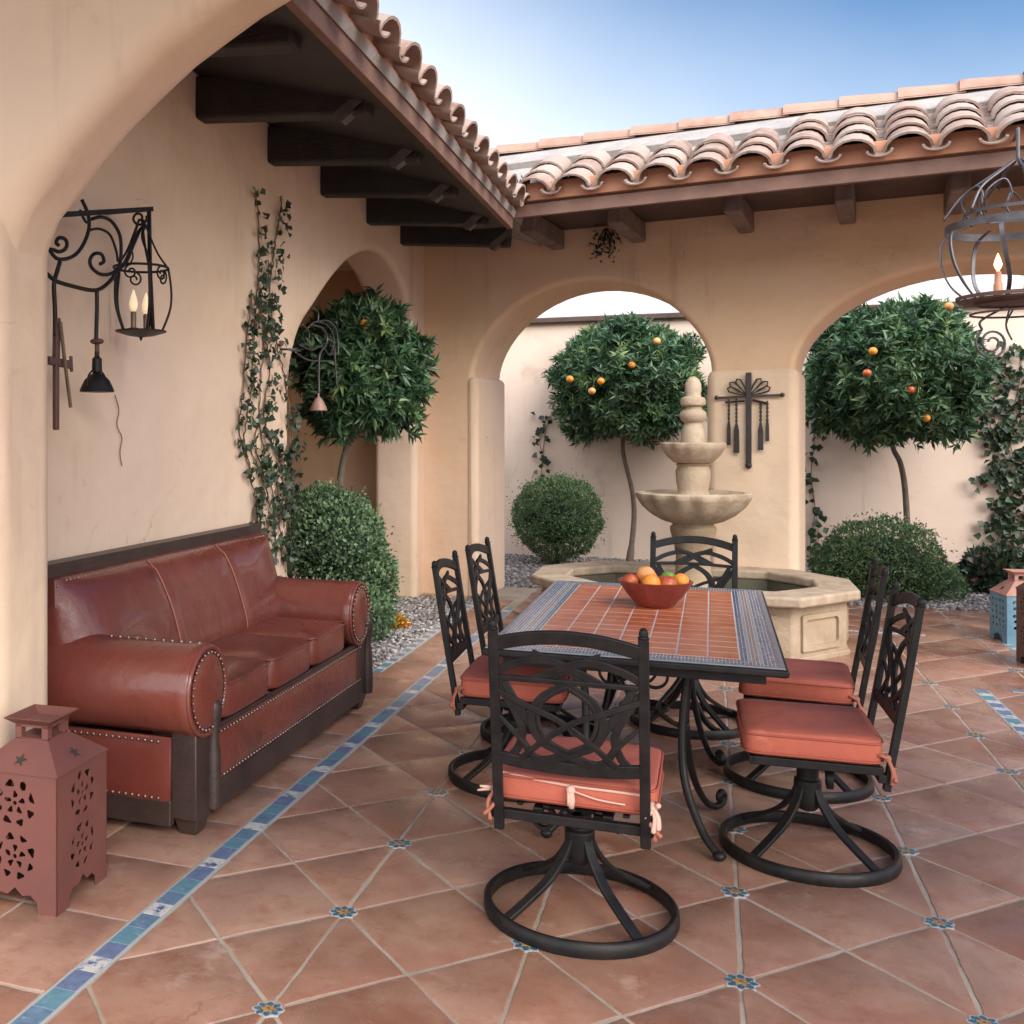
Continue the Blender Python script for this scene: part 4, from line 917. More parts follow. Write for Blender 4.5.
# bowl and fruit
bp = on_floor(655, 606, TZ)
bx, by = bp.x, bp.y
bo = MB(); bo.lathe([(.075,0),(.085,.004),(.13,.055),(.168,.112),(.172,.120),(.164,.121),(.155,.112),(.118,.05),(.06,.018),(.0,.016)], (0,0,0), 14, cap0=True, cap1=False)
o = bo.build('fruit_bowl', M['bowlwood'], None, smooth='auto', angle=18); o.location = (bx,by,TZ+.0015); tag(o, 'dark red wooden fruit bowl standing on the tiled table', 'bowl')
rt = Vector((ca,sa,0)); fw = Vector((-sa,ca,0)); B0 = Vector((bx,by,TZ))
def fruit(name, r_, f_, z, rad, m, label, sc_=(1,1,.95)):
    p = B0+rt*r_+fw*f_+Vector((0,0,z)); q = MB(); q.ball((0,0,0), rad, 20, 14, sc_, .06); o = q.build(name, M[m], None, smooth=True); o.location = p; o.rotation_euler = (random.random(),random.random(),random.random()); return tag(o, label, 'fruit')
fruit('orange', -.045,-.085,.118,.044,'orange','deep orange fruit at the front left of the red bowl')
fruit('orange', -.04,.01,.142,.046,'peach','pale golden orange on top of the fruit heap in the bowl')
fruit('apple', .035,-.08,.115,.041,'redfruit','red apple at the front centre of the fruit bowl')
fruit('apple', -.115,.0,.118,.036,'redfruit','dark red fruit at the left rim of the bowl')
fruit('peach', .115,-.02,.118,.039,'orange','small orange peach at the right rim of the bowl')
fruit('lime', .075,.035,.122,.037,'lime','green lime between the fruits at the right of the bowl')
fruit('orange', .0,.09,.118,.043,'orange','orange hidden at the back of the fruit bowl')
# ---------------------------------------------------------------- swivel chairs
def make_chair():
    t = thing('swivel_chair', (0,0,0)); I = M['iron']
    # pedestal ring and legs
    R = .295
    m_ = MB(); m_.lathe([(R-.008,.004),(R+.010,.002),(R+.014,.012),(R+.012,.040),(R+.003,.047),(R-.010,.044),(R-.012,.012),(R-.008,.004)], (0,0,0), 56, cap0=False, cap1=False); m_.build('base_ring', I, t, smooth='auto', angle=50)
    for k in range(4):
        a = PI/4+k*PI/2; m_ = MB(); d = Vector((cos(a),sin(a),0)); n = Vector((-sin(a),cos(a),0))
        pts = smooth_pts([d*.035+Vector((0,0,.255)), d*.06+Vector((0,0,.20)), d*.115+Vector((0,0,.135)), d*.19+Vector((0,0,.085)), d*(R-.01)+Vector((0,0,.032))], 5)
        m_.bar(pts, .016, .034, n); m_.build('leg', I, t, bevel=.004)
    m_ = MB(); m_.lathe([(.028,.16),(.044,.18),(.048,.20),(.048,.27),(.038,.28),(.038,.33),(.055,.335),(.055,.35),(.03,.352)], (0,0,0), 20)
    m_.box((0,0,.358),(.22,.16,.012)); m_.box((0,-.02,.33),(.025,.22,.03)); m_.build('hub', I, t, smooth='auto', bevel=.003)
    m_ = MB(); m_.bar(spiral((-.105,-.06,.315),.036,.032,0,1,(1,0,0),(0,0,1),18), .011, .02, (0,1,0)); m_.bar(smooth_pts([(.05,-.06,.34),(.10,-.06,.33),(.13,-.06,.30)],4), .014,.02,(0,1,0)); m_.build('tilt_lever', I, t, smooth='auto')
    # seat frame
    sw, sd = .245, .212
    m_ = MB(); m_.lohi((-sw,-sd-.01,.355),(sw,-sd+.018,.385)); m_.lohi((-sw,sd-.02,.385),(sw,sd+.005,.41)); m_.lohi((-sw,-sd,.38),(-sw+.022,sd,.41)); m_.lohi((sw-.022,-sd,.38),(sw,sd,.41))
    for k in range(5): x = -.16+k*.08; m_.lohi((x-.01,-sd+.02,.392),(x+.01,sd-.02,.402))
    m_.lohi((-.12,-sd+.02,.37),(-.09,sd-.02,.392)); m_.lohi((.09,-sd+.02,.37),(.12,sd-.02,.392)); m_.build('seat_frame', I, t, bevel=.004)
    # back
    lean = .155; yb = -sd-.012; z0 = .43
    def P(x, z): return Vector((x, yb-(z-.33)*lean-.03*(1-(x/.235)**2)*min(1,max(0,(z-.45)/.2)), z))
    nb = Vector((0,-1,-lean)).normalized()
    m_ = MB()
    for s_ in (-1,1):
        pts = [P(s_*.218, z) for z in (.325,.42,.55,.70,.85,.965)]
        m_.bar(pts, .030, .024, nb); m_.ball(tuple(P(s_*.218,.978)), .014, 10, 8, (1,1,1.3)); m_.ball(tuple(P(s_*.218,.966)), .018, 10, 6, (1,1,.4))
    m_.bar([P(x/20*.215, (.918+.038*(1-(x/20)**2)+0)) for x in range(-20,21)], .042, .016, nb)
    m_.bar([P(x/20*.215, .815+.006*(1-(x/20)**2)) for x in range(-20,21)], .017, .014, nb)
    m_.bar([P(x/20*.215, .562-.012*(1-(x/20)**2)) for x in range(-20,21)], .040, .016, nb)
    m_.build('back_frame', I, t, bevel=.004)
    m_ = MB()
    def c2(pl, w_=.014, off=0):
        for s_ in (1,-1): m_.bar(smooth_pts([P(s_*x, z)+nb*off for x, z in pl], 7), w_, .010, nb)
    c2([(-.215,.83),(-.15,.865),(-.06,.885),(.03,.855),(.10,.82)], .024, .001)
    c2([(-.10,.905),(-.05,.885),(.02,.845),(.06,.82)], .019, -.002)
    c2([(.0,.812),(-.075,.765),(-.105,.70),(-.08,.635),(-.01,.60),(.075,.565)], .026, .002)
    c2([(-.215,.80),(-.165,.73),(-.135,.66),(-.15,.60),(-.175,.568)], .024, -.002)
    c2([(-.21,.775),(-.12,.74),(-.02,.70),(.07,.635),(.14,.568)], .018, .004)
    c2([(-.155,.66),(-.11,.585),(-.075,.568)], .022, .0)
    c2([(-.075,.568),(.0,.585),(.085,.65),(.15,.74),(.19,.81)], .023, -.003)
    c2([(0,.808),(.065,.76),(.085,.70),(.06,.64),(0,.605)], .012, .003)
    c2([(-.215,.70),(-.17,.66),(-.12,.60),(-.10,.565)], .014, .001)
    m_.build('back_lattice', I, t, bevel=.003)
    # cushion
    m_ = MB(); cushion(m_, 0, .010, .412, .248, .224, .088, .010, 12, 56); cu = m_.build('seat_cushion', M['cushion'], t, smooth=True)
    for z in (.424,.488):
        m_ = MB(); m_.tube([(x, y, z) for x, y in superc(0,.010,.2495,.2255,12,56)], .0038, 6, closed=True); m_.build('piping', M['piping'], cu, smooth=True)
    for s_ in (-1,1):
        m_ = MB(); c = Vector((s_*.232,-.224,.44)); 
        m_.ball(tuple(c), .013, 9, 7); m_.tube(smooth_pts([c, c+Vector((s_*.02,-.012,-.035)), c+Vector((s_*.012,-.012,-.085))],4), [.007]*4+[.006]*4+[.009], 6)
        m_.tube(smooth_pts([c, c+Vector((s_*-.004,-.018,-.03)), c+Vector((s_*.03,-.02,-.07))],4), [.006]*8+[.008], 6)
        m_.tube(smooth_pts([c+Vector((-s_*.02,.03,.02)), c, c+Vector((s_*.018,.02,.012)), c+Vector((-s_*.01,.04,.005))],4), .006, 6); m_.build('cushion_tie', M['tie'], cu, smooth=True)
    return t
ch0 = make_chair(); first = True
CH = [(-.400,3.40,math.radians(0),'iron swivel chair nearest the viewer, seen from behind with a rope tied cushion'),
      (.335,4.19,PI/2+.03,'iron swivel chair at the near right side of the table, side on'),
      (.36,5.05,PI/2-.05,'iron swivel chair at the right side of the table nearer the fountain, cushion half hidden'),
      (-.82,4.62,-PI/2+.03,'iron swivel chair at the left side of the table nearer the sofa'),
      (-.82,5.31,-PI/2-.02,'iron swivel chair at the left side of the table farther from the sofa'),
      (-.11,5.83,PI-.05,'iron swivel chair at the far end of the table before the fountain')]
chairs = []
for (x,y,a,lb) in CH:
    o = ch0 if first else copy_tree(ch0); first = False; o.location = (x,y,0); o.rotation_euler = (0,0,a); tag(o, lb, 'chair', 'iron swivel chairs round the dining table'); chairs.append(o)
# rope ties on the near chair
m_ = MB()
m_.tube(smooth_pts([(-.23,-0.201,.495),(-.12,-0.214,.488),(0,-0.216,.480),(.12,-0.216,.478),(.225,-0.212,.474)],6), .0045, 6)
m_.tube(smooth_pts([(0,-0.220,.468),(.08,-0.228,.452),(.16,-0.226,.446)],5), .003, 6)
m_.ball((0,-0.224,.470),.014,10,8); m_.tube([(0.002,-0.228,.468),(.004,-0.232,.44),(.003,-0.232,.418)], [.008,.010,.008], 7); m_.tube([(-.006,-0.230,.466),(-.004,-0.234,.44),(-.006,-0.232,.424)], [.005,.006,.005], 7)
c = Vector((.235,-0.230,.45)); m_.ball(tuple(c),.016,10,8)
for q in ((.02,-.02,-.06),(.005,-.02,-.07),(-.02,-.015,-.03),(.02,-.02,.012)): m_.tube(smooth_pts([c, c+Vector(q)*.5+Vector((.008,0,.004)), c+Vector(q)],4), [.008]*8+[.006], 6)
c = Vector((-.235,-0.224,.45))
for q in ((-.05,-.01,-.012),(-.04,-.02,.006)): m_.tube([c, c+Vector(q)], [.008,.003], 6)
m_.build('rope_tie', M['rope'], chairs[0], smooth=True)
# ---------------------------------------------------------------- fountain
FX, FY = -.17, 8.36
ft = thing('stone_fountain', (FX,FY,0), 0, 'two tier carved stone fountain in a low octagonal basin before the arches', 'fountain')
def octo(a, f, b, g_): return [(f,-b),(a,-g_),(a,g_),(f,b),(-f,b),(-a,g_),(-a,-g_),(-f,-b)]
outr = octo(1.155,.735,.85,.30); body = octo(1.07,.685,.765,.275); inn = octo(.90,.60,.58,.22); innr = octo(.88,.58,.56,.21)
def ringwall(mb, O, I_, z0, z1):
    n = len(O); b = len(mb.v)
    for P_ in (O, I_):
        for z in (z0, z1):
            for p in P_: mb.V((p[0],p[1],z))
    for i in range(n):
        j = (i+1) % n; mb.Fc((b+i,b+j,b+n+j,b+n+i)); mb.Fc((b+2*n+i,b+3*n+i,b+3*n+j,b+2*n+j)); mb.Fc((b+n+i,b+n+j,b+3*n+j,b+3*n+i)); mb.Fc((b+i,b+2*n+i,b+2*n+j,b+j))
m_ = MB(); ringwall(m_, body, inn, 0, .385); m_.build('basin_wall', M['stone'], ft, bevel=.02, segs=3)
m_ = MB()
n = 8
for i in range(n):
    a, b = Vector((*body[i],0)), Vector((*body[(i+1) % n],0)); d = (b-a); l = d.length; d.normalize(); nn = Vector((d.y,-d.x,0)); mid = (a+b)/2
    k_ = 2 if l > 1.2 else 1; seg = l/k_
    for q in range(k_):
        c = a+d*(seg*(q+.5)); hw = min(seg/2-.09, .26); zc, hh = .195, .125
        M4 = Matrix(((d.x,0,nn.x,c.x+nn.x*.008),(d.y,0,nn.y,c.y+nn.y*.008),(0,1,0,zc),(0,0,0,1)))
        def rr(w_, h_, r, notch): 
            out = []
            for sx, sy, a0 in ((1,1,0),(-1,1,PI/2),(-1,-1,PI),(1,-1,1.5*PI)):
                for k2 in range(5):
                    t = a0+PI/2*k2/4; out.append((sx*(w_-r)+r*cos(t), sy*(h_-r)+r*sin(t)))
            return out
        plate_into(m_, rr(hw,hh,.015,0), [rr(hw-.035,hh-.035,.03,0)[::-1]], .022, M4)
m_.build('carved_panel', M['stone'], ft, bevel=.004)
m_ = MB(); m_.prism([(p[0]*1.02,p[1]*1.02) for p in body], -.01, .035); m_.build('plinth', M['stone'], ft, bevel=.012)
m_ = MB(); ringwall(m_, outr, innr, .385, .46); m_.build('rim', M['stonepale'], ft, bevel=.022, segs=4)
m_ = MB(); m_.prism([(p[0]*.995,p[1]*.995) for p in inn], .25, .30); m_.build('water_surface', M['water'], ft)
m_ = MB(); ringwall(m_, [(p[0]*.999,p[1]*.999) for p in inn], [(p[0]*.985,p[1]*.98) for p in inn], .24, .384); m_.build('basin_lining', M['basin_in'], ft)
PX, PY = at_plane(693,400,(0,FY),(0,1)).x-FX, 0
def colp(prof, name, par, seg=40, mod=None, m='stone'):
    q = MB(); q.lathe(prof, (PX,PY,0), seg, mod=mod); return q.build(name, M[m], par, smooth='auto', angle=42)
colp([(.22,.24),(.22,.36),(.20,.40),(.15,.44),(.13,.50),(.125,.62),(.14,.72),(.165,.80),(.17,.84),(.15,.86),(.15,.90)], 'pedestal', ft)
sc8 = lambda a, k: 1+(.035*cos(14*a) if k in (3,4,5,6,7) else .012*cos(14*a))
bo = colp([(.13,.865),(.22,.89),(.30,.935),(.365,1.0),(.398,1.055),(.412,1.075),(.412,1.10),(.385,1.112),(.35,1.09),(.2,1.03),(.1,1.01)], 'large_bowl', ft, 84, sc8, 'stonepale')
colp([(.12,1.0),(.135,1.06),(.135,1.085),(.118,1.10),(.112,1.13),(.125,1.20),(.128,1.27),(.115,1.31),(.13,1.325),(.10,1.335),(.10,1.36)], 'shaft', ft)
colp([(.09,1.325),(.14,1.34),(.19,1.385),(.222,1.44),(.232,1.46),(.232,1.485),(.215,1.493),(.18,1.48),(.08,1.45)], 'small_bowl', ft, 60, lambda a, k: 1+(.03*cos(12*a) if k in (3,4,5,6) else .01*cos(12*a)), 'stonepale')
colp([(.085,1.44),(.09,1.50),(.086,1.56),(.07,1.62),(.065,1.645),(.088,1.66),(.098,1.69),(.098,1.715),(.085,1.735),(.068,1.745),(.062,1.765),(.09,1.78),(.095,1.81),(.085,1.835),(.06,1.845),(.056,1.87),(.062,1.89),(.06,1.94),(.045,1.975),(.022,1.995),(.0,2.0)], 'finial', ft, 36, m='stonepale')
# ---------------------------------------------------------------- lanterns on the floor
def ell(cx, cy, a, b, rot, n=10):
    return [(cx+a*cos(t)*cos(rot)-b*sin(t)*sin(rot), cy+a*cos(t)*sin(rot)+b*sin(t)*cos(rot)) for t in [2*PI*i/n for i in range(n)]]
def blob(cx, cy, a, b, rot, n=14):
    ph = random.uniform(0,6); q = random.choice([2,3,3]); return [(cx+x*cos(rot)-y*sin(rot), cy+x*sin(rot)+y*cos(rot)) for x, y in [(a*(1+.22*cos(q*t+ph))*cos(t), b*(1+.22*cos(q*t+ph))*sin(t)) for t in [2*PI*i/n for i in range(n)]]]
def medallion(cx, cy, R):
    Hs = [ell(cx,cy,R*.09,R*.09,0)]
    for k in range(5): a = k*2*PI/5+.3; Hs.append(blob(cx+R*.33*cos(a),cy+R*.33*sin(a),R*.14,R*.10,a))
    for k in range(8):
        a = k*2*PI/8+.3; Hs.append(blob(cx+R*.76*cos(a),cy+R*.76*sin(a),R*random.uniform(.10,.15),R*random.uniform(.15,.20),a))
    return Hs
def rand_dots(w_, z0, z1):
    Hs = []; 
    for i in range(4):
        for j in range(5): Hs.append(ell(-w_*.62+i*w_*.41+random.uniform(-.006,.006), z0+(z1-z0)*(j+.5)/5+random.uniform(-.006,.006), .014, .011, .4, 8))
    return Hs
def floor_lantern(name, loc, rz, wd, zb, zn, m, mroof, label, cat='lantern', style=0):
    t = thing(name, loc, rz, label, cat, None); h = wd/2
    outline = [(-h,.0),(-h+.07,.0),(-h+.075,.035),(-h+.10,.055),(-h+.13,.05),(0,.075),(h-.13,.05),(h-.10,.055),(h-.075,.035),(h-.07,0),(h,0),(h,zb),(-h,zb)]
    for k in range(4):
        holes = (medallion(0, zb*.395, h*.54)+medallion(0, zb*.785, h*.54)) if style == 0 else rand_dots(h, .10, zb-.03)
        Rz = Matrix.Rotation(k*PI/2, 4, 'Z') @ Matrix.Translation((0,-h+.002,0)) @ Matrix.Rotation(PI/2, 4, 'X')
        q = MB(); plate_into(q, outline, [hh[::-1] for hh in holes], .004, Rz); q.build('pierced_panel', m, t)
    q = MB()
    # sloping roof (4 trapezoids as a closed shell) with small lip
    hn = wd*.20
    q.loft([[(s1*a, s2*a, z) for s1, s2 in ((-1,-1),(1,-1),(1,1),(-1,1))] for a, z in ((h-.004,zb-.004),(h+.004,zb),(h+.004,zb+.004),(hn,zn),(hn,zn+.001))], False, False)
    q.build('roof', mroof, t)
    q = MB(); d_ = .05
    for s1, s2 in ((-1,-1),(1,-1),(1,1),(-1,1)): q.box((s1*(hn-.012), s2*(hn-.012), zn+.022), (.024,.024,.046))
    q.lohi((-hn,-hn,zn+.040),(hn,hn,zn+.048)); q.lohi((-hn,-hn,zn-.002),(hn,hn,zn+.004))
    f = hn*1.45
    q.loft([[(s1*a, s2*a, z) for s1, s2 in ((-1,-1),(1,-1),(1,1),(-1,1))] for a, z in ((hn,zn+.048),(f,zn+.072),(f-.004,zn+.074),(hn*.8,zn+.054))], True, True); q.build('chimney_cap', mroof, t)
    q = MB()
    for k in range(4):
        a = k*PI/2
        q.prism([(x*cos(a)-y*sin(a), x*sin(a)+y*cos(a)) for x, y in ell(.03, -(h*.62), .001,.001,0,4)], 0, .0001) if 0 else None
        # star cut-outs of the roof faces shown as dark openings
        zc = zb+(zn-zb)*.42; off_ = h+(hn-h)*.42+.009; sl = math.atan2(h-hn, zn-zb)
        pts = [((.026 if i % 2 == 0 else .010)*cos(i*PI/5+.2), (.026 if i % 2 == 0 else .010)*sin(i*PI/5+.2)) for i in range(10)]
        Mx = Matrix.Rotation(a, 4, 'Z') @ Matrix.Translation((0,-off_,zc)) @ Matrix.Rotation(PI/2-sl, 4, 'X')
        b = len(q.v); [q.V(Mx @ Vector((x,y,0))) for x, y in pts]; q.Fc(range(b, b+10))
    q.build('star_opening', M['inside'], t); 
    q = MB(); q.lohi((-h+.02,-h+.02,.07),(h-.02,h-.02,.08)); q.lathe([(.035,.08),(.035,.17),(.01,.172)], (0,0,0), 14); q.build('candle_tray', M['inside'], t)
    return t
floor_lantern('metal_lantern', (-2.135,2.925,0), math.radians(3), .315, .445, .53, M['rustred'], M['rustred'], 'tall rust red pierced metal lantern on the floor beside the leather sofa')
floor_lantern('metal_lantern', (2.17,9.02,0), math.radians(8), .30, .36, .46, M['bluetin'], M['pinkroof'], 'blue pierced tin lantern with a pink roof at the right edge', style=1)
bl = on_floor(1019, 668); floor_lantern('metal_lantern', (bl.x+.19,bl.y+.12,0), math.radians(6), .27, .50, .60, M['rustiron'], M['rustiron'], 'dark brown pierced lantern cut off by the right edge of the photo')
# ---------------------------------------------------------------- wall ironwork on the left wall
PU = -2.42
def LP(x, y): return at_plane(x, y, (PU,0), (1,0))
wl = thing('wall_lantern', tuple(LP(120,212)), 0, 'black wrought iron scroll bracket lantern with two candle bulbs on the left wall', 'lantern')
WL0 = LP(120,212)
def wbar(mb, pl, r=.007, sm=True):
    pts = [LP(*p)-WL0 for p in pl]; mb.tube(smooth_pts(pts, 6) if sm else pts, r, 7)
def sp2(cx, cy, r0, r1, a0, turns, n=26): return [(cx+(r0+(r1-r0)*i/n)*cos(a0+turns*2*PI*i/n), cy+(r0+(r1-r0)*i/n)*sin(a0+turns*2*PI*i/n)) for i in range(n+1)]
m_ = MB()
m_.bar([LP(40,216)-WL0, LP(152,209)-WL0], .022, .016, (1,0,0)); m_.bar([LP(149,208)-WL0, LP(150,270)-WL0, LP(153,332)-WL0], .016, .014, (1,0,0))
m_.tube([LP(60,214)-WL0, LP(60,214)-WL0+Vector((-.18,0,0))], .01, 7); m_.tube([LP(140,210)-WL0, LP(140,210)-WL0+Vector((-.18,0,0))], .01, 7)
m_.build('bracket_arm', M['iron'], wl)
m_ = MB()
wbar(m_, [(82,200),(88,214),(89,228),(84,243),(76,254),(66,259),(56,258),(50,250)]+sp2(60,243,10,2.5,PI*.9,-1.1,14)[1:], .008)
wbar(m_, [(92,219),(102,217),(112,222),(120,236),(121,256)]+[(118,268),(110,274),(100,274),(92,268),(90,260),(94,254),(101,254),(104,261),(100,264)], .008)
wbar(m_, [(90,230),(100,229),(110,235),(116,250),(118,262)], .006)
wbar(m_, [(47,274),(56,281),(72,286),(90,290),(100,289),(110,281),(118,270),(126,262),(134,243),(140,230),(146,226)], .009)
wbar(m_, [(60,262),(57,272),(54,285),(55,310),(55,336)], .009); wbar(m_, [(97,290),(97,310),(96,344)], .009)
wbar(m_, [(80,210),(86,222),(92,219)], .006)
wbar(m_, sp2(139,218,8,2.5,-PI*.1,1.2,16), .006); wbar(m_, [(146,225),(142,236),(146,250),(148,258)], .006)
wbar(m_, [(130,243),(133,256),(131,262)], .004)
m_.build('scrollwork', M['iron'], wl, smooth=True)
# cage
cc = LP(141,300); cb = cc-WL0; dpx = (-sa*cc.x+ca*cc.y)/F
m_ = MB(); zt_, zb_ = LP(141,268).z-WL0.z, LP(141,333).z-WL0.z; R1, Rm, Rb = 27*dpx, 30*dpx, 20*dpx
for k in range(5):
    a = k*2*PI/5+.5; d = Vector((cos(a),sin(a),0)); b0_ = Vector((cb.x,cb.y,0))
    m_.tube(smooth_pts([b0_+d*R1+Vector((0,0,zt_)), b0_+d*Rm+Vector((0,0,zt_*.65+zb_*.35)), b0_+d*Rm*.95+Vector((0,0,zt_*.35+zb_*.65)), b0_+d*Rb+Vector((0,0,zb_))], 5), .006, 6)
    m_.tube(smooth_pts([b0_+d*R1+Vector((0,0,zt_)), b0_+d*R1*.6+Vector((0,0,zt_+.07)), b0_+d*R1*.25+Vector((0,0,zt_+.17)), b0_+d*.01+Vector((0,0,zt_+.22))], 5), .005, 6)
    side = Vector((-sin(a+.6),cos(a+.6),0)); dd = Vector((cos(a+.6),sin(a+.6),0)); m_.tube(spiral(tuple(b0_+dd*R1*.96+Vector((0,0,zt_-.035))), .034, .008, PI/2, 1.3, side, (0,0,1), 20), .0045, 6)
m_.tube([Vector((cb.x+R1*cos(t),cb.y+R1*sin(t),zt_)) for t in [2*PI*i/28 for i in range(28)]], .006, 6, closed=True)
m_.build('cage', M['iron'], wl, smooth=True)
m_ = MB(); m_.lathe([(.003,zb_-.035),(.008,zb_-.02),(.06,zb_-.012),(Rb*1.25,zb_+.004),(Rb*1.27,zb_+.010),(.05,zb_+.006),(.0,zb_+.006)], (cb.x,cb.y,0), 26); m_.build('drip_plate', M['iron'], wl, smooth='auto')
for px in (133.5,146):
    q = LP(px,320)-WL0; m_ = MB(); m_.lathe([(.020,zb_+.006),(.022,zb_+.016),(.012,zb_+.02),(.013,zb_+.085),(.009,zb_+.09)], (q.x,q.y,0), 12); cn = m_.build('candle_tube', M['brass'], wl, smooth='auto')
    m_ = MB(); m_.lathe([(.008,zb_+.088),(.017,zb_+.105),(.020,zb_+.125),(.014,zb_+.155),(.004,zb_+.185),(.0,zb_+.19)], (q.x,q.y,0), 12); m_.build('bulb', M['bulb'], cn, smooth=True)
def bell(name, loc, zt__, prof, m, label, extra=None, cat='bell'):
    t = thing(name, tuple(loc), 0, label, cat); q = MB(); q.lathe(prof, (0,0,0), 22); q.build('bell_body', m, t, smooth='auto'); 
    if extra: extra(t)
    return t
b0_ = LP(97,392); k_ = dpx
def ex(t):
    q = MB(); q.tube([(0,0,30*k_),(0,0,48*k_)], .010, 7); q.ball((0,0,47*k_), .022, 10, 8, (1.5,1,.6)); q.build('hanger', M['rustiron'], t, smooth=True)
    q = MB()
    for s_ in (-1,1): q.tube(smooth_pts([(0,s_*.03,20*k_),(0,s_*.065,14*k_),(0,s_*.075,4*k_)],4), .004, 5)
    q.build('wire', M['iron'], t, smooth=True)
bell('iron_bell', b0_, 0, [(.0,2*k_),(.070,0),(.072,.006),(.066,.02),(.052,.05),(.030,.072),(.016,.08),(.022,.085),(.020,.14),(.010,.15),(.01,.17)], M['iron'], 'dark iron bell hanging under the left wall bracket', ex)
st = LP(56,430); t = thing('wooden_striker', tuple(st), 0, 'long reddish wooden striker hanging beside the near pillar on the left wall', 'striker')
q = MB(); q.bar([(0,0,0),(0,0,58*k_)], .024, .02, (1,0,0)); q.bar([(0,0,58*k_),(0,.006,98*k_)], .028, .022, (1,0,0)); q.build('wooden_bar', M['rustiron'], t, bevel=.005)
q = MB(); q.bar([(0.02,0,94*k_),(0.02,.03,60*k_),(0.02,.07,20*k_)], .014, .008, (1,0,0)); q.build('blade', M['brass'], t)
q = MB(); q.bar([(0.0,-.05,60*k_),(0.0,.10,58*k_)], .032, .02, (1,0,0)); q.tube([(0,-.04,60*k_),(-.17,-.04,60*k_)], .008, 6); q.tube([(0,.10,66*k_),(0,.105,52*k_)], .008, 6); q.build('cross_bracket', M['rustiron'], t, bevel=.003)
# wire from the bell: crack-like dry tendril on the wall
def WLp(x, y): return at_plane(x, y, (-2.59,0), (1,0))
t0 = WLp(115,395); t = MB(); t.tube([p-t0 for p in smooth_pts([WLp(*q) for q in ((115,395),(119,410),(117,425),(122,438),(120,452),(122,466))], 4)], .0025, 5); o = t.build('dry_tendril', M['vinestem']); o.location = t0; tag(o, 'thin dry tendril clinging to the wall below the iron bell', 'tendril')
# grey scroll bracket at the arch
PU2 = -2.50
def LQ(x, y): return at_plane(x, y, (PU2,0), (1,0))
Q0 = LQ(300,350); sb = thing('scroll_bracket', tuple(Q0), 0, 'thin grey wire scroll bracket in front of the left orange tree', 'bracket')
m_ = MB()
for pl, r in (([(300,345),(312,350),(322,346),(330,355),(334,340),(328,326),(316,322),(308,328)],.006),([(311,307),(318,312),(318,322)],.005),([(302,324),(309,332),(308,342),(303,345)],.005),([(295,352),(308,360),(322,361),(332,361)],.006),([(312,325),(322,328),(327,336),(326,345),(321,352),(319,362),(319,396)],.008),([(316,322),(328,321),(336,329),(338,345),(338,355)],.007),([(328,339),(334,345),(335,360),(337,388)],.008),([(290,350),(300,351)],.008)):
    m_.tube([p-Q0 for p in smooth_pts([LQ(*q) for q in pl], 5)], r, 6)
m_.tube([Vector((0,-.05,0)), Vector((-.12,-.10,0))], .008, 6)
m_.build('scrollwork', M['wroughtgrey'], sb, smooth=True)
bell('copper_bell', LQ(318.5,411), 0, [(.0,.012),(.056,0),(.060,.005),(.052,.03),(.036,.065),(.018,.09),(.006,.10),(.005,.12)], M['copper'], 'small dull copper bell hanging from the grey scroll bracket')
# ---------------------------------------------------------------- cross ornament
O0 = onback(748.6,420,.06)[0]; orn = thing('wall_ornament', tuple(O0), -TB, 'dark wrought iron cross with a fan top and hanging charms on the centre pier', 'wall ornament')
kx = (-sa*O0.x+ca*O0.y)/F; kxx = kx*1.02
def OP(x, y): return Vector(((x-748.6)*kxx, 0, (420-y)*kx))
m_ = MB(); m_.bar([OP(748.6,372.5),OP(748.6,465)], 5.4*kx, .02, (0,1,0)); m_.ball(tuple(OP(748.6,465.5)), 3.4*kx, 12, 8, (1,.5,1)); m_.build('upright', M['ironbronze'], orn, bevel=.005)
m_ = MB(); m_.bar([OP(719,397.3),OP(779,395.3)], 2.0*kx, .018, (0,1,0)); 
for x in (719,779): m_.ball(tuple(OP(x, 397 if x < 740 else 395.3)), 2.2*kx, 8, 6)
m_.build('crossbar', M['ironbronze'], orn)
m_ = MB()
for (a, l) in ((-68,21),(-52,22),(-33,20),(33,20),(52,22),(68,21)):
    a = math.radians(a); d = Vector((sin(a),0,cos(a))); n = Vector((cos(a),0,-sin(a))); c0 = OP(748.6,396)
    l *= kx; w_ = 2.6*kx
    m_.tube([c0+d*l*.12, c0+d*l*.55+n*w_*.8, c0+d*l*.9+n*w_, c0+d*l*1.02, c0+d*l*.9-n*w_, c0+d*l*.55-n*w_*.8], .9*kx, 6, closed=True)
m_.build('fan', M['ironbronze'], orn, smooth=True)
for (x, y0, y1, w_) in ((730.5,402,445,3.4),(737.5,401,453,5.0),(759.5,404,450,4.6),(765.5,404,441,3.2)):
    m_ = MB(); ym = y0+(y1-y0)*.5; m_.tube([OP(x,y0-3),OP(x,ym)], 1.0*kx, 5)
    z = y0
    while z < ym: m_.ball(tuple(OP(x,z)), 1.5*kx, 7, 5); z += 4
    m_.bar([OP(x,ym-2),OP(x,ym+4),OP(x,y1)], [w_*.6*kx,w_*kx,w_*1.1*kx], .015, (0,1,0)); m_.build('charm', M['ironbronze'], orn, bevel=.003)
m_ = MB(); m_.tube([OP(727,402),OP(745,401)], 1*kx, 5); m_.tube([OP(752,400),OP(766,404)], 1.3*kx, 5); m_.tube([OP(748.6,420)+Vector((0,0,0)),OP(748.6,420)+Vector((0,.06,0))], .01, 6); m_.build('hanger', M['ironbronze'], orn)
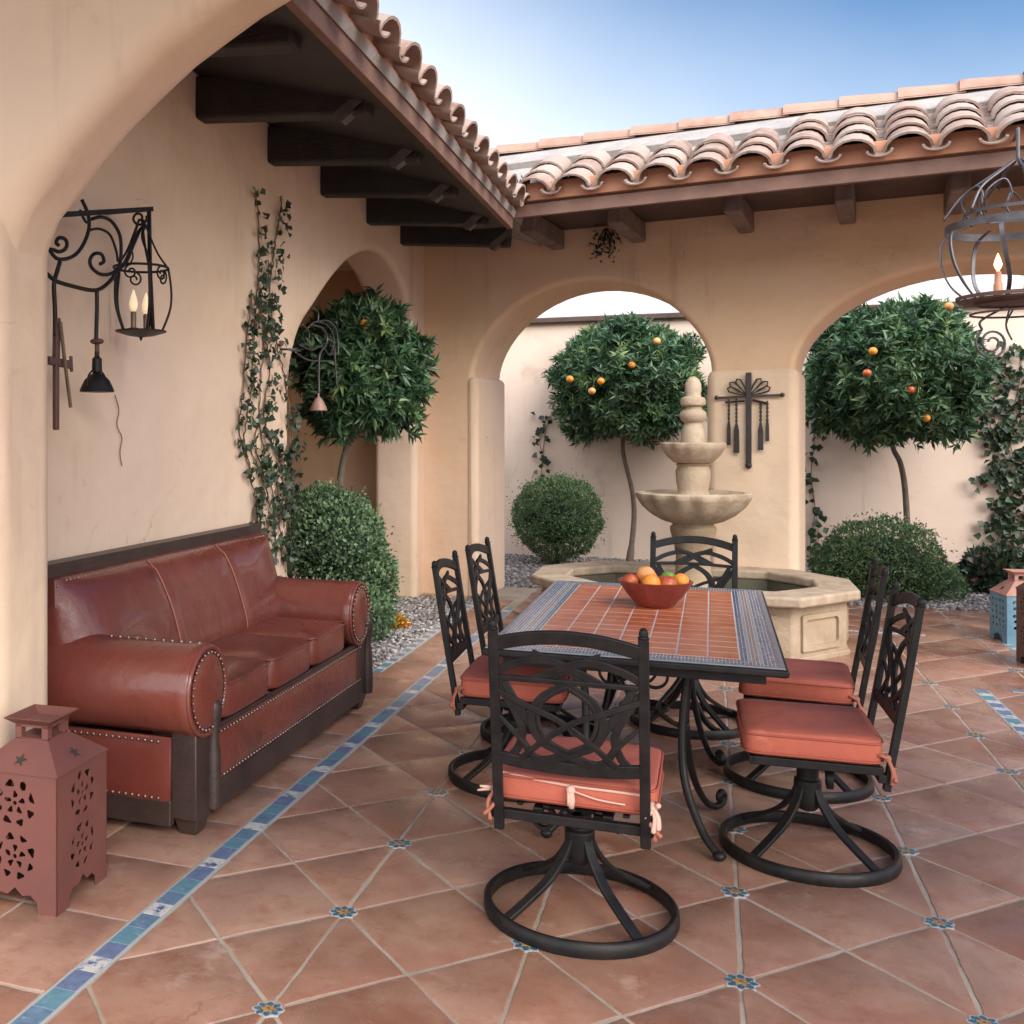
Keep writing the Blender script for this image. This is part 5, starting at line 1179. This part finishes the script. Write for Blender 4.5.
# ---------------------------------------------------------------- hanging lantern right
HD = 6.1; hc = at_depth(1018,300,HD); hk = HD/F
hl = thing('hanging_lantern', tuple(hc), 0, 'round grey wrought iron cage lantern with a lit candle hanging at the upper right', 'lantern')
R_ = 67*hk; z_ = lambda y: (300-y)*hk
m_ = MB()
for k in range(8):
    a = k*PI/4+.35; d = Vector((cos(a),sin(a),0)); tn = Vector((-sin(a),cos(a),0))
    m_.bar(smooth_pts([d*R_*.66+Vector((0,0,z_(222))), d*R_*.98+Vector((0,0,z_(232))), d*R_+Vector((0,0,z_(258)))+tn*.02, d*R_*.86+Vector((0,0,z_(282)))+tn*.03, d*R_*.62+Vector((0,0,z_(299)))], 6), .022, .008, d)
m_.build('cage_bar', M['wroughtgrey'], hl, smooth='auto')
def hoop(mb, r, y, h=.03, t=.008): mb.lathe([(r-t,z_(y)-h/2),(r,z_(y)-h/2),(r,z_(y)+h/2),(r-t,z_(y)+h/2),(r-t,z_(y)-h/2)], (0,0,0), 40, cap0=False, cap1=False)
m_ = MB(); hoop(m_, R_*.94, 226, .045); hoop(m_, R_*.70, 212, .02); m_.build('upper_hoop', M['wroughtgrey'], hl, smooth='auto')
m_ = MB(); hoop(m_, R_*.80, 297, .022); hoop(m_, R_*.55, 303, .012); m_.lathe([(.0,z_(301)),(R_*.78,z_(299)),(R_*.78,z_(300.5)),(0,z_(303))], (0,0,0), 36); hoop(m_, R_*.62, 313, .012); m_.build('lower_tray', M['rustiron'], hl, smooth='auto')
m_ = MB()
for k in range(7):
    a = k*2*PI/7+.2; d = Vector((cos(a),sin(a),0)); tn = Vector((-sin(a),cos(a),0))
    m_.tube(smooth_pts([d*R_*.95+Vector((0,0,z_(214)))+tn*.02, d*R_*.7+Vector((0,0,z_(190))), d*R_*.32+Vector((0,0,z_(172))), d*.02+Vector((0,0,z_(160)))], 6), .008, 6)
    m_.tube(smooth_pts([d*R_*.62+Vector((0,0,z_(215))), d*R_*.72+Vector((0,0,z_(196)))+tn*.04, d*R_*.5+Vector((0,0,z_(184)))+tn*.08, d*R_*.42+Vector((0,0,z_(200)))+tn*.1, d*R_*.5+Vector((0,0,z_(212)))+tn*.06], 6), .006, 6)
m_.build('crown_scroll', M['wroughtgrey'], hl, smooth=True)
m_ = MB(); m_.tube([(0,0,z_(160)),(0,0,z_(128))], .011, 8); m_.bar(smooth_pts([(0,0,z_(128)),(.06,.25,z_(122)),(.12,.8,z_(124)),(.15,1.1,z_(150))],5), .02, .01, (1,0,0)); m_.build('hanging_rod', M['wroughtgrey'], hl, smooth='auto')
cnd = at_depth(998,280,HD)-hc
m_ = MB(); m_.lathe([(.024,z_(298)),(.024,z_(284)),(.019,z_(283)),(.018,z_(272)),(.006,z_(271))], (cnd.x,cnd.y,0), 14); cn = m_.build('candle', M['candle'], hl, smooth='auto')
m_ = MB(); m_.lathe([(.004,z_(271)),(.019,z_(267)),(.022,z_(264)),(.014,z_(259)),(.003,z_(254)),(0,z_(253))], (cnd.x,cnd.y,0), 12); m_.build('flame', M['flame'], cn, smooth=True)
m_ = MB(); sp_ = at_depth(992,343,HD)-hc
m_.tube([Vector((sp_.x,sp_.y,sp_.z))+p for p in spiral((0,0,0), 17*hk, 4*hk, 2.2, 2.1, (ca,sa,0), (0,0,1), 40)], .007, 6)
m_.tube(smooth_pts([Vector((sp_.x,sp_.y,sp_.z))+Vector((ca,sa,0))*17*hk*cos(2.2)+Vector((0,0,1))*17*hk*sin(2.2), at_depth(980,322,HD)-hc, at_depth(992,314,HD)-hc, at_depth(1008,306,HD)-hc],6), .007, 6)
for s_ in (0,1): m_.tube(smooth_pts([at_depth(1010+s_*4,308,HD)-hc, at_depth(1006,325,HD)-hc, at_depth(1012,340,HD)-hc],4), .005, 6)
m_.build('lower_scroll', M['wroughtgrey'], hl, smooth=True)
